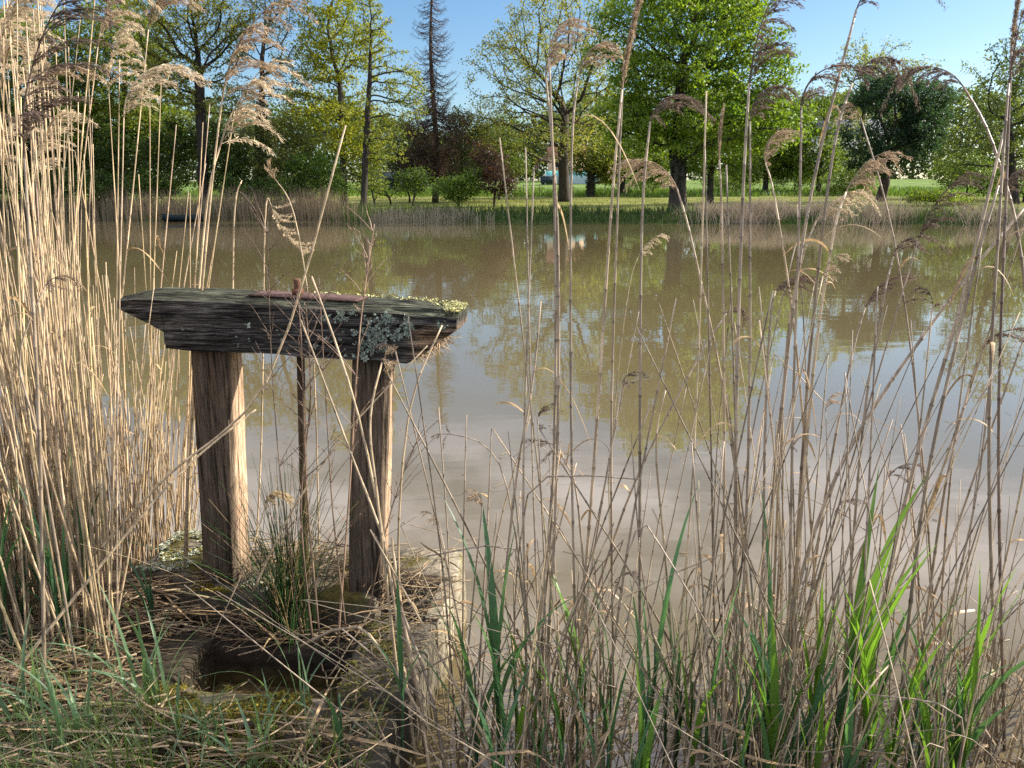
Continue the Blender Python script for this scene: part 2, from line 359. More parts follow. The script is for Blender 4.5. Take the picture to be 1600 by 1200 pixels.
def scatter_blobs(mb, pts, nrm, size, cols, rg, flat=.35):
    """leafy crust: every spot is a handful of small curled lobes"""
    pts = np.asarray(pts, float); nrm = np.asarray(nrm, float); size = np.asarray(size, float); cols = np.asarray(cols, float); k = 7; n = len(pts)
    nrm = nrm / (np.linalg.norm(nrm, axis=1, keepdims=True) + 1e-6)
    t = np.cross(nrm, rg.normal(0, 1, (n, 3))); t /= np.linalg.norm(t, axis=1, keepdims=True) + 1e-6; b = np.cross(nrm, t)
    a = rg.uniform(0, 6.28, (n, k, 1)); d = np.cos(a) * t[:, None] + np.sin(a) * b[:, None]
    c = pts[:, None] + d * size[:, None, None] * rg.uniform(.2, 1.1, (n, k, 1)) + nrm[:, None] * size[:, None, None] * flat * rg.uniform(.1, .9, (n, k, 1))
    dd_ = d + nrm[:, None] * rg.normal(.25, .45, (n, k, 1)); nn_ = nrm[:, None] + rg.normal(0, .45, (n, k, 3))
    L_ = (size[:, None] * rg.uniform(.6, 1.25, (n, k))).ravel()
    mb.leaves(c.reshape(-1, 3), L_, L_ * .8, dd_.reshape(-1, 3), nn_.reshape(-1, 3), np.repeat(cols, k, axis=0) * rg.uniform(.7, 1.3, (n * k, 1)))
# moss and lichen crusts on the concrete
rg = np.random.default_rng(3); mb = MB()
def crust(mb, n, u, v, z, size, col, spread=.3):
    uu = rg.uniform(*u, n); vv = rg.uniform(*v, n); w = loc(uu, vv, z)
    keep = fbm(w * 9, 77, 3) > -.03; w = w[keep]; m_ = len(w)
    scatter_blobs(mb, w, np.tile([0, 0, 1.], (m_, 1)) + rg.normal(0, .15, (m_, 3)), rg.uniform(size[0], size[1], m_), np.asarray(col) * rg.uniform(1 - spread, 1 + spread, (m_, 1)), rg)
crust(mb, 2600, (-.77, -.24), (-1.41, -.97), .289, (.005, .012), (.15, .125, .02))
crust(mb, 700, (-.23, -.03), (-1.3, -.53), .291, (.004, .010), (.13, .12, .03))
crust(mb, 500, (-.98, -.70), (-.40, -.28), .265, (.005, .010), (.17, .135, .02))
o = mb.build('moss', M['moss'], box); o.matrix_parent_inverse = Matrix.Translation(-box.location); o['kind'] = 'stuff'
mb = MB(); crust(mb, 1100, (-1.23, -.99), (-.36, -.01), .318, (.006, .014), (.36, .38, .27)); crust(mb, 500, (-1.2, -.99), (-.34, -.05), .32, (.005, .012), (.20, .17, .04))
crust(mb, 90, (-.8, -.65), (-.37, -.25), .266, (.006, .014), (.40, .42, .30))
o = mb.build('lichen', M['lichen'], box, smooth=False); o['kind'] = 'stuff'; o.matrix_parent_inverse = Matrix.Translation(-box.location)

# ------------------------------------------------------------------ sluice: wooden frame
frame = empty('sluice_gate_frame', loc(-.6, -.26, .26))
tag(frame, 'weathered wooden sluice frame, two posts under a thick lichened beam', 'sluice gate')
RZ = math.atan2(UA[1], UA[0])
def framed(o, p):
    o.parent = frame; o.location = Vector(p) - frame.location; o.rotation_euler = (0, 0, RZ)
    return o
def on_v(px, py, v):                    # (u, z) where the sight line meets the vertical plane v = const of the sluice frame
    r = ray(px, py); a0 = (EYEP[:2] - CORNER) @ VA; t = (v - a0) / (r[:2] @ VA); p = EYEP + r * t
    return (p[:2] - CORNER) @ UA, p[2]
def section_loft(mb, st, ring_fn, colf):
    rings = [ring_fn(s) for s in st]; k = len(rings[0]); V = np.concatenate(rings); n = len(st)
    i = np.arange(n - 1)[:, None] * k; j = np.arange(k)[None]; j2 = (j + 1) % k
    F = np.stack([i + j, i + j2, i + j2 + k, i + j + k], -1).reshape(-1, 4)
    mb.add(V, [F, np.arange(k)[None, ::-1], ((n - 1) * k + np.arange(k))[None]], colf(V))
def post(u0, v0, w, d, z0, z1, lean, seed, split):
    mb = MB(); nz = 70
    def ring(z):
        t = (z - z0) / (z1 - z0); m_ = 7
        m_ = 15; s = np.linspace(0, 1, m_)[:-1]; wu = w; 
        q = np.concatenate([np.stack([s * wu, 0 * s], -1), np.stack([wu + 0 * s, s * d], -1), np.stack([wu - s * wu, d + 0 * s], -1), np.stack([0 * s, d - s * d], -1)])
        c = np.array([w / 2, d / 2]); r_ = (q - c) / c; corner = (np.abs(r_) > .97).all(1); q = q - (q - c) * corner[:, None] * .06
        P = np.concatenate([q, np.full((len(q), 1), z - z0)], 1)
        nse = fbm(np.concatenate([q * 26, np.full((len(q), 1), z * 2.2)], 1), seed, 3)
        P[:, :2] += ((q - c) / np.linalg.norm(q - c, axis=1, keepdims=True)) * nse[:, None] * .013
        nf2 = fbm(np.concatenate([q * 75, np.full((len(q), 1), z * 1.1)], 1), seed + 70, 2); P[:, :2] += ((q - c) / np.linalg.norm(q - c, axis=1, keepdims=True)) * np.minimum(nf2 + .08, 0)[:, None] * .022
        g = np.exp(-((q[:, 0] - split * w) / (.05 * w)) ** 2) * (q[:, 1] < .004); P[:, 1] += g * .014 * (.6 + .4 * math.sin(z * 9))
        P[:, 0] += lean * t
        return P
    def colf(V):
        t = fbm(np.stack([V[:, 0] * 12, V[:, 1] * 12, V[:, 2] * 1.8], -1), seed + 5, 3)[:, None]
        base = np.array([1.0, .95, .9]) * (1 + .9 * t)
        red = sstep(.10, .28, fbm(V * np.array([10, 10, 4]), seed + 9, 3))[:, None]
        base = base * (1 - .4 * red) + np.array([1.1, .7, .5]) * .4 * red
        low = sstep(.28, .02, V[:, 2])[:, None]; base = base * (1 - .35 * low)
        grey = sstep(.05, .025, V[:, 1])[:, None]; base = base * (1 - .85 * grey) + np.array([.20, .21, .225]) * (1 + .8 * t) * .85 * grey  # front face: weathered grey, with its shade painted in darker
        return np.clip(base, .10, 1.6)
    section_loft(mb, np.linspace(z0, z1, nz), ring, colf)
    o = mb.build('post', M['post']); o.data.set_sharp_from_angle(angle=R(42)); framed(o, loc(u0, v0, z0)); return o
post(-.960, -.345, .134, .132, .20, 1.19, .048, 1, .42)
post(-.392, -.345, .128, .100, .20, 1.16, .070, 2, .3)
# beam: profile taken on the front face, lofted along its length
BV = -.375; BD = .205
top = np.array([on_v(x, y, BV) for x, y in [(181, 470), (215, 468), (330, 472), (450, 479), (600, 488), (713, 499)]])
bot = np.array([on_v(x, y, BV) for x, y in [(181, 480), (222, 502), (256, 521), (258, 545), (400, 553), (636, 569), (646, 564), (713, 516)]])
bu0, bu1 = top[0, 0], top[-1, 0]; bz0 = top[0, 1]
st = np.unique(np.concatenate([np.linspace(bu0, bu1, 170), bot[:, 0].clip(bu0, bu1)]))
def beam_ring(u):
    zt = np.interp(u, top[:, 0], top[:, 1]); zb = np.interp(u, bot[:, 0], bot[:, 1])
    nf, nt_ = 24, 18
    s = np.linspace(0, 1, nf)[:-1]; h = np.linspace(0, 1, nt_)[:-1]
    rise = .022 * sstep(0, .35, h); groove = -.012 * np.exp(-((h - .52) / .05) ** 2) * sstep(bu0 + .55, bu0 + .8, u)
    endcut = .03 * sstep(bu0 + .09, bu0, u)
    V_ = np.concatenate([np.stack([0 * s, zb + s * (zt - zb)], -1), np.stack([h * BD, zt + rise + groove - endcut * h], -1),
                         np.stack([BD + 0 * s, zt + .022 - endcut - s * (zt + .022 - endcut - zb)], -1), np.stack([BD - h * BD, zb + 0 * h], -1)])
    P = np.stack([np.full(len(V_), u - bu0), V_[:, 0], V_[:, 1] - bz0], -1)
    nz_ = fbm(np.stack([np.full(len(V_), u * 4), V_[:, 0] * 30, V_[:, 1] * 30], -1), 31, 4)
    c = np.array([BD / 2, (zt + zb) / 2]); dr = V_ - c; dr = dr / (np.linalg.norm(dr, axis=1, keepdims=True) + 1e-6)
    cr_ = fbm(np.stack([np.full(len(V_), u * 1.6), V_[:, 0] * 55, V_[:, 1] * 70], -1), 35, 2); P[:, 1:] += dr * (nz_[:, None] * .020 + np.minimum(cr_ + .07, 0)[:, None] * .034)
    return P
def beam_col(V):
    t = fbm(V * np.array([5, 25, 25]), 51, 3)[:, None]; c = np.ones(3) * (1 + .8 * t)
    topm = (sstep(-.03, .0, V[:, 2] - np.interp(V[:, 0] + bu0, top[:, 0], top[:, 1] - bz0)) * sstep(.0, .02, V[:, 1]))[:, None]
    c = c * (1 - topm) + np.array([.95, 1.08, .80]) * (1 + 1.5 * t) * topm
    under = sstep(bu1 - .19 - bu0, bu1 - .1 - bu0, V[:, 0])[:, None] * sstep(-.05, -.1, V[:, 2])[:, None]
    c = c * (1 - under) + np.array([3.2, 2.3, 1.5]) * under
    return np.clip(c, .1, 4)
mb = MB(); section_loft(mb, st, beam_ring, beam_col)
beam = mb.build('beam', M['beam']); beam.data.set_sharp_from_angle(angle=R(42)); framed(beam, loc(bu0, BV, bz0))
def on_beam(name, mat, mb, lab=None):
    o = mb.build(name, mat, smooth=False); o.parent = beam
    if 'lichen' in name: o['kind'] = 'stuff'
    if lab: o['label'] = lab
    return o
# lichen on the beam face (local beam space: x along, y depth, z up)
mb = MB(); rg = np.random.default_rng(12)
def face_xz(px, py):
    u, z = on_v(px, py, BV); return u - bu0, z - bz0
for (px, py, rx, ry, n) in [(588, 518, 24, 22, 120), (607, 497, 10, 8, 26), (636, 510, 9, 15, 30), (575, 540, 16, 14, 40), (535, 494, 9, 10, 22), (553, 488, 6, 5, 9), (600, 545, 6, 5, 9), (568, 556, 9, 6, 14), (690, 508, 9, 6, 12), (508, 492, 6, 5, 8), (622, 525, 8, 8, 14), (520, 530, 40, 25, 12), (400, 520, 90, 22, 12)]:
    for _ in range(n):
        x, z = face_xz(px + rg.normal(0, rx * .55), py + rg.normal(0, ry * .55))
        scatter_blobs(mb, [np.array([x, -.006 + rg.uniform(-.002, .003), z])], [np.array([rg.normal(0, .3), -1, rg.normal(0, .3)])], [rg.uniform(.004, .0095)], [np.array([.27, .315, .25]) * rg.uniform(.7, 1.25)], rg, .5)
on_beam('lichen', M['lichen'], mb, 'pale grey-green leafy lichen on the beam face')
mb = MB()
for _ in range(330):
    x = bu1 - bu0 - abs(rg.normal(.0, .045)) + .004; h = rg.uniform(.05, 1.02)
    if rg.random() < .25: x = rg.uniform(.55, bu1 - bu0); h = rg.uniform(.9, 1.02)
    zt = np.interp(x + bu0, top[:, 0], top[:, 1]) - bz0 + .022
    if h < .35 and x < bu1 - bu0 - .05: continue
    scatter_blobs(mb, [np.array([x, h * BD, zt + rg.uniform(-.003, .004)])], [np.array([rg.normal(0, .3), rg.normal(0, .3), 1])], [rg.uniform(.004, .011)], [np.array([.52, .50, .24]) * rg.uniform(.75, 1.2)], rg, .5)
on_beam('crust_lichen', M['lichen'], mb, 'pale yellow lichen crust on the right end of the beam')
mb = MB()     # splintered fibres below the right end
for _ in range(60):
    a = np.array(face_xz(rg.uniform(628, 675), 0)); x = a[0]
    zb = np.interp(x + bu0, bot[:, 0], bot[:, 1]) - bz0; y = rg.uniform(.01, .16); L_ = rg.uniform(.02, .06)
    p0 = np.array([x, y, zb + .004]); d = np.array([rg.uniform(.2, 1), rg.normal(0, .4), -rg.uniform(.1, .8)]); d /= np.linalg.norm(d)
    t = np.linspace(0, 1, 4)[:, None]; path = p0 + d * L_ * t + np.array([.3, 0, .25]) * L_ * t ** 2 * rg.normal(0, .6)
    mb.tube(path, np.linspace(.0022, .0005, 4), 4, np.array([.42, .29, .17]) * rg.uniform(.6, 1.2))
on_beam('splinters', M['reed'], mb)
# rusty plate, bolt and lifting rod
mb = MB(); x0 = on_v(378, 470, BV)[0] - bu0; x1 = on_v(552, 478, BV)[0] - bu0
ns = 24; xs_ = np.linspace(x0, x1, ns); V = []
for i, x in enumerate(xs_):
    zt = np.interp(x + bu0, top[:, 0], top[:, 1]) - bz0 + .021 + 0; ya_ = 0
    ya, yb = .050 + .002 * math.sin(i * .9), .165 + .002 * math.sin(i * 1.7 + 1)
    V += [(x, ya, zt), (x, yb, zt + .002), (x, yb, zt + .007), (x, ya, zt + .005)]
i = np.arange(ns - 1)[:, None] * 4; j = np.arange(4)[None]; j2 = (j + 1) % 4
mb.add(np.array(V), [np.stack([i + j, i + j2, i + j2 + 4, i + j + 4], -1).reshape(-1, 4), np.array([[3, 2, 1, 0]]), np.array([[(ns - 1) * 4 + q for q in range(4)]])], (.095, .055, .045))
plate = mb.build('iron_plate', M['rust'], smooth=False); plate.parent = frame; plate.location = beam.location; plate.rotation_euler = (0, 0, RZ)
plate['label'] = 'rusty flat iron plate on top of the beam'
ru = on_v(466, 480, BV + .1)[0]; rz = np.interp(ru, top[:, 0], top[:, 1]) + .03
mb = MB(); pr = loc(ru, BV + .105, 0)
mb.tube([pr + [0, 0, rz - .004], pr + [0, 0, rz + .018]], [.021, .020], 6, (.13, .06, .035)); 
zz = np.linspace(rz + .012, rz + .052, 15); mb.tube(pr + np.stack([0 * zz, 0 * zz, zz], -1), .012 + .0016 * (np.arange(15) % 2), 10, (.15, .075, .045))
b = mb.build('bolt', M['rust'], plate); b.matrix_parent_inverse = (Matrix.Translation(frame.location) @ Matrix.Translation(plate.location) @ Matrix.Rotation(RZ, 4, 'Z')).inverted()
mb = MB(); zz = np.linspace(.0, rz - .1, 40); tt = (zz - zz[0]) / (zz[-1] - zz[0])
rc = np.array([.11, .085, .035]) * (1 - tt[:, None]) + np.array([.055, .033, .022]) * tt[:, None]
mb.tube(pr + np.stack([-.055 * (1 - tt), 0 * zz, zz], -1) + .0, .0145 + .0012 * fbm(np.stack([zz * 30, 0 * zz, 0 * zz], -1), 3), 9, rc)
o = mb.build('lifting_rod', M['rust'], frame); o.matrix_parent_inverse = Matrix.Translation(-frame.location)

# ------------------------------------------------------------------ trees
def colonize(trunk, attr, step, infl, kill, rg, wander=.18, up=.05, iters=260):
    P = [np.array(p, float) for p in trunk]; par = [-1] + list(range(len(trunk) - 1)); kids = {}
    A = np.array(attr, float); tr = np.array(P)
    D = np.linalg.norm(A[:, None] - tr[None], axis=2); near = D.argmin(1); dist = D.min(1); alive = np.ones(len(A), bool)
    for it in range(iters):
        act = alive & (dist < infl)
        if not act.any():
            if not alive.any(): break
            act = alive & (dist <= dist[alive].min() * 1.3)
        idx = np.nonzero(act)[0]; new = []
        for nd in np.unique(near[idx]):
            mem = idx[near[idx] == nd]
            if kids.get(nd, 0) >= 3: alive[mem] = False; continue
            v = A[mem] - P[nd]; v = (v / (np.linalg.norm(v, axis=1, keepdims=True) + 1e-6)).mean(0)
            if par[nd] >= 0:
                pd = P[nd] - P[par[nd]]; v = v + .35 * pd / (np.linalg.norm(pd) + 1e-6)
            v = v + rg.normal(0, wander, 3) + [0, 0, up]; v /= np.linalg.norm(v) + 1e-6
            kids[nd] = kids.get(nd, 0) + 1; P.append(P[nd] + v * step); par.append(int(nd)); new.append(len(P) - 1)
        if not new: continue
        N_ = np.array([P[i] for i in new]); live = np.nonzero(alive)[0]
        if len(live) == 0: break
        D = np.linalg.norm(A[live][:, None] - N_[None], axis=2); m = D.argmin(1); dm = D[np.arange(len(live)), m]
        better = dm < dist[live]; dist[live[better]] = dm[better]; near[live[better]] = np.array(new)[m[better]]
        alive[live] &= dist[live] > kill
        if not alive.any(): break
    return np.array(P), np.array(par)
def limbs(mb, P, par, r_base, rmin, rg, col, e=1.95, flare=1.5, sides=6, ntrunk=4):
    n = len(P); cnt = np.zeros(n); ch = [[] for _ in range(n)]
    for i in range(1, n): ch[par[i]].append(i)
    for i in range(n - 1, -1, -1):
        cnt[i] = max(cnt[i], 0) + (1 if not ch[i] else 0)
        if par[i] >= 0: cnt[par[i]] += cnt[i]
    r = np.maximum(r_base * (cnt / cnt[0]) ** (1 / e), rmin)
    stack = [(0, None)]
    while stack:
        i, pre = stack.pop(); chain = [] if pre is None else [pre]
        chain.append(i)
        while ch[i]:
            c = sorted(ch[i], key=lambda q: -cnt[q]); stack += [(q, i) for q in c[1:]]; i = c[0]; chain.append(i)
        pts = P[chain]; rr = r[chain].copy()
        if pre is not None: rr[0] = min(rr[0], rr[1] * 1.25)
        else:
            hh = pts[:, 2] - pts[0, 2]; rr = rr * (1 + (flare - 1) * np.exp(-hh / (r_base * 2.5)))
        if len(chain) < 2: continue
        c = np.asarray(col) * rg.uniform(.85, 1.15)
        mb.tube(pts, rr, sides if rr.max() > .06 else 4, c, cap=pre is None)
    return r, cnt, ch
def tree(name, label, cat, px, Y, lumps, n_attr, leaf, dens, lsize=(.16, .26), trunk_top=None, r=.3, bark=(.055, .045, .036), seed=1, spread=.45,
         ivy=None, step=None, group=None, hang=0.0, sky=.0, wander=.18, rmin=.018, base=None, tips=6, extra=None):
    rg = np.random.default_rng(seed); b = foot(px, Y) if base is None else np.array(base)
    Y = b[1]; sc = Y / FPX / 1.0
    n_attr = int(n_attr * 3.4); dens = dens * (1.0 if dens < 9 else .8); rmin = rmin * .62
    att = []; wts = np.array([l[2] * l[3] * (l[4] if len(l) > 4 else 1) for l in lumps]); wts = wts / wts.sum()
    for l, w in zip(lumps, wts):
        c = aty(l[0], l[1], Y); k = max(6, int(n_attr * w)); d = rg.normal(0, 1, (k, 3)); d /= np.linalg.norm(d, axis=1, keepdims=True)
        rad = rg.random((k, 1)) ** .42; q = d * rad * np.array([l[2] * sc, min(l[2], 110) * sc * .9, l[3] * sc])
        q = q * (1 + .55 * fbm(d * 2.2 + seed, seed, 2))[:, None]; att.append(c + q)
    att = np.concatenate(att); att = att[fbm(att * 1.15 / (sc / .05) * .5, seed + 2, 2) > -.075]; att = att[att[:, 2] > b[2] + .25]
    tt = np.array(trunk_top) if trunk_top is not None else None
    pts = [b - [0, 0, .3]]
    path = [aty(*q, Y) for q in (trunk_top or [])]
    H = att[:, 2].max() - b[2]; st_ = step or max(.30, H / 38)
    cur = b
    for q in path:
        q = q + np.array([0, rg.normal(0, .25), 0]); m = max(1, int(np.linalg.norm(q - cur) / st_))
        for j in range(1, m + 1): pts.append(cur + (q - cur) * j / m + (rg.normal(0, st_ * .06, 3)))
        cur = q
    if not path: pts.append(b + [0, 0, st_])
    P, par = colonize(pts, att, st_, st_ * 9, st_ * 1.1, rg, wander)
    root = empty(name, b); tag(root, label, cat, group); inv = Matrix.Translation(-root.location)
    mb = MB(); rr, cnt, ch = limbs(mb, P, par, r, rmin, rg, bark)
    o = mb.build('trunk', M['bark'], root); o.matrix_parent_inverse = inv
    if dens > 0:
        tipn = np.nonzero((cnt <= tips) & (np.arange(len(P)) > len(pts)))[0]; k = rg.poisson(dens, len(tipn)); cen = np.repeat(P[tipn], k, axis=0)
        m = len(cen); cl = rg.uniform(.7, 1.3, len(tipn)); clr = np.repeat(cl, k)
        d_ = rg.normal(0, 1, (m, 3)); d_ /= np.linalg.norm(d_, axis=1, keepdims=True) + 1e-6
        cen = cen + d_ * (rg.random((m, 1)) ** .5) * spread * np.array([1.25, 1.25, .75]) * np.repeat(rg.uniform(.6, 1.4, len(tipn)), k)[:, None] + [0, 0, -hang]
        dirs = rg.normal(0, 1, (m, 3)) + [0, 0, -.3]; nrm = rg.normal(0, .6, (m, 3)) + [0, 0, 1]
        hue = rg.normal(0, 1, m); hc = np.repeat(rg.normal(0, .7, len(tipn)), k)
        lf = np.asarray(leaf); C = lf[None] * (1 + .16 * hue[:, None] * np.array([1, .7, .6]) + .26 * hc[:, None] * np.array([1.1, .7, .3])); C = np.clip(C, .004, .6)
        L_ = rg.uniform(*lsize, m); mb = MB(); mb.leaves(cen, L_, L_ * rg.uniform(.5, .75, m), dirs, nrm, C)
        o = mb.build('crown', M['leaf'], root, smooth=False); o.matrix_parent_inverse = inv
    if ivy:
        n_, z0, z1, rad, colr = ivy; mb = MB(); tp = np.array(pts); zz = rg.uniform(z0, z1, n_) + b[2]
        px_ = np.interp(zz, tp[:, 2], tp[:, 0]); py_ = np.interp(zz, tp[:, 2], tp[:, 1]); a = rg.uniform(0, 6.28, n_); q = rad * (1 + .5 * fbm(np.stack([a * 1.5, zz * .9, 0 * a], -1), seed + 3)) * rg.uniform(.8, 1.15, n_)
        nrm = np.stack([np.cos(a), np.sin(a), rg.normal(.3, .4, n_)], -1); cen = np.stack([px_ + np.cos(a) * q, py_ + np.sin(a) * q, zz], -1)
        mb.leaves(cen, rg.uniform(.1, .2, n_), rg.uniform(.08, .15, n_), rg.normal(0, 1, (n_, 3)), nrm, np.asarray(colr) * rg.uniform(.6, 1.4, (n_, 1)))
        o = mb.build('ivy', M['leaf'], root, smooth=False); o.matrix_parent_inverse = inv
    return root
YG = (.23, .255, .025); OAK = (.150, .235, .024); OLIVE = (.085, .095, .028); GREY = (.10, .125, .045); DARK = (.022, .045, .018); MID = (.055, .095, .020); BRN = (.075, .055, .03); LIME = (.16, .22, .025)

tree('oak_tree', 'big round bright green oak with a thick dark trunk at the far water edge', 'tree', 1060, 54.3,
     [(1065, 90, 150, 125), (965, 75, 45, 45), (1185, 130, 60, 65), (990, 190, 70, 50), (1120, 0, 85, 60), (1205, 195, 65, 45), (1050, 0, 75, 45), (1090, 210, 110, 40)],
     1100, OAK, 30, (.16, .30), [(1061, 250), (1064, 170), (1068, 90)], .52, seed=11, spread=.62, ivy=(2600, 1.0, 6.0, .50, (.018, .035, .010)))
tree('spreading_tree', 'tall open tree with dark spreading limbs and thin grey-green leaves', 'tree', 882, 74,
     [(870, 90, 105, 100), (785, 130, 60, 80), (760, 210, 40, 50), (935, 110, 50, 80), (860, 200, 90, 55), (900, 10, 60, 40)],
     860, (.22, .235, .06), 16, (.15, .26), [(880, 235), (884, 180)], .46, seed=5, spread=.55, bark=(.045, .036, .026), rmin=.026)
tree('small_tree', 'small leaning yellow-green tree with a dark trunk beside the turquoise greenhouse', 'tree', 922, 88, [(930, 225, 45, 45), (905, 245, 25, 30), (955, 255, 30, 28)], 170, (.17, .195, .03), 17, (.2, .32), [(924, 265)], .38, seed=8, spread=.7, ivy=(900, .2, 3.4, .5, (.02, .035, .012)))
tree('slender_tree', 'slender dark-trunked tree on the lawn just right of the big oak', 'tree', 1110, 66, [(1120, 190, 60, 60), (1150, 240, 45, 30), (1090, 245, 40, 28)], 220, (.12, .19, .022), 22, (.16, .28), [(1112, 250), (1116, 200)], .26, seed=21, spread=.65)
for i, (px, lum, sd_, lb) in enumerate([(1196, [(1205, 215, 55, 55), (1230, 260, 40, 28), (1165, 262, 35, 25)], 31, 'mid-sized green tree forking low on the lawn, left of the two behind the oak'),
                                        (1278, [(1262, 205, 48, 60), (1285, 250, 38, 30), (1235, 250, 35, 30)], 32, 'bushy green tree between the oak and the white-walled house'),
                                        (972, [(985, 235, 60, 45), (955, 262, 35, 25), (1015, 262, 40, 25)], 33, 'low green tree on the lawn left of the oak trunk')]):
    tree('lawn_tree', lb, 'tree', px, 92, lum, 190, (.13, .19, .026), 22, (.2, .34), [(px + 2, 262)], .3, seed=sd_, spread=.85, group='green trees on the lawn behind the oak')
tree('pine_tree', 'dark round-crowned pine with several bare stems on the right bank', 'tree', 1376, 70,
     [(1400, 160, 70, 42), (1350, 185, 36, 38), (1445, 175, 38, 42), (1395, 215, 72, 36), (1370, 245, 50, 22, .4), (1440, 225, 30, 30)], 520, (.036, .075, .040), 40, (.14, .26), [(1382, 285), (1390, 250)], .40, seed=41, spread=.55, bark=(.06, .042, .032))
tree('birch_tree', 'thin pale-leaved tree rising behind the dark pine', 'tree', 1345, 95, [(1360, 95, 50, 38), (1400, 105, 40, 25), (1335, 140, 40, 40), (1440, 110, 25, 18), (1330, 210, 35, 50)], 340, (.19, .22, .055), 12, (.2, .3), [(1346, 220), (1352, 150)], .3, seed=42, spread=.7)
tree('leaning_tree', 'sparse-leaved dark-limbed tree at the right edge of the photo', 'tree', 1588, 64, [(1565, 130, 50, 70), (1540, 220, 50, 45), (1600, 200, 50, 60), (1620, 110, 50, 80), (1500, 245, 40, 30), (1640, 230, 60, 50)], 540, (.135, .18, .045), 14, (.15, .26), [(1584, 240), (1578, 180)], .34, seed=43, spread=.5, bark=(.04, .033, .026), rmin=.022)
# left wood
tree('yellow_green_tree', 'tall yellow-green leafy tree left of the dead spruce', 'tree', 536, 60, [(530, 60, 55, 90), (500, 150, 55, 60), (560, 150, 35, 60), (480, 80, 35, 50), (545, 220, 45, 40), (530, -30, 50, 40)], 760, YG, 28, (.15, .26), [(536, 220), (530, 120)], .26, seed=51, spread=.5, bark=(.06, .052, .042))
tree('half_bare_tree', 'half-bare tree with long limbs reaching right toward the dead spruce', 'tree', 566, 57.5, [(585, 60, 30, 55), (625, 130, 40, 45), (645, 175, 22, 25), (590, 200, 40, 40), (610, 235, 30, 25), (575, 0, 20, 25)], 360, (.20, .225, .04), 16, (.13, .22), [(572, 230), (577, 130), (580, 50)], .24, seed=52, spread=.35, bark=(.04, .033, .027), rmin=.024)
tree('ivy_clad_tree', 'ivy-clad tree with a grey twiggy top left of the yellow-green tree', 'tree', 405, 60, [(410, 60, 45, 75), (380, 130, 35, 60), (450, 110, 40, 60), (430, 10, 45, 40), (400, 200, 45, 40)], 560, (.16, .165, .065), 13, (.12, .2), [(408, 200), (412, 100)], .26, seed=53, spread=.4, bark=(.055, .047, .04), ivy=(1800, .3, 7.5, .40, (.018, .035, .010)), rmin=.024)
tree('dark_oak', 'dark-limbed oak with scattered olive leaves behind the left reed clump', 'tree', 318, 58, [(300, 30, 65, 60), (355, 40, 45, 60), (265, 110, 60, 55), (250, 30, 50, 50), (330, 150, 50, 40)], 700, (.19, .205, .035), 22, (.14, .22), [(316, 200), (312, 110)], .36, seed=54, spread=.42, bark=(.032, .027, .023), rmin=.028)
tree('broad_tree', 'broad olive-green tree behind the reed plumes at top left', 'tree', 190, 62, [(190, 80, 70, 80), (150, 160, 60, 60), (230, 180, 50, 60)], 560, (.15, .195, .03), 30, (.16, .26), [(190, 220), (192, 130)], .32, seed=55, spread=.55, bark=(.04, .034, .028))
tree('edge_tree', 'green tree behind the reeds at the left edge of the photo', 'tree', 55, 60, [(60, 100, 75, 90), (0, 160, 60, 90), (100, 190, 60, 60), (-60, 120, 70, 100)], 640, (.14, .19, .03), 30, (.16, .26), [(55, 220), (58, 130)], .32, seed=56, spread=.6, bark=(.04, .034, .028))
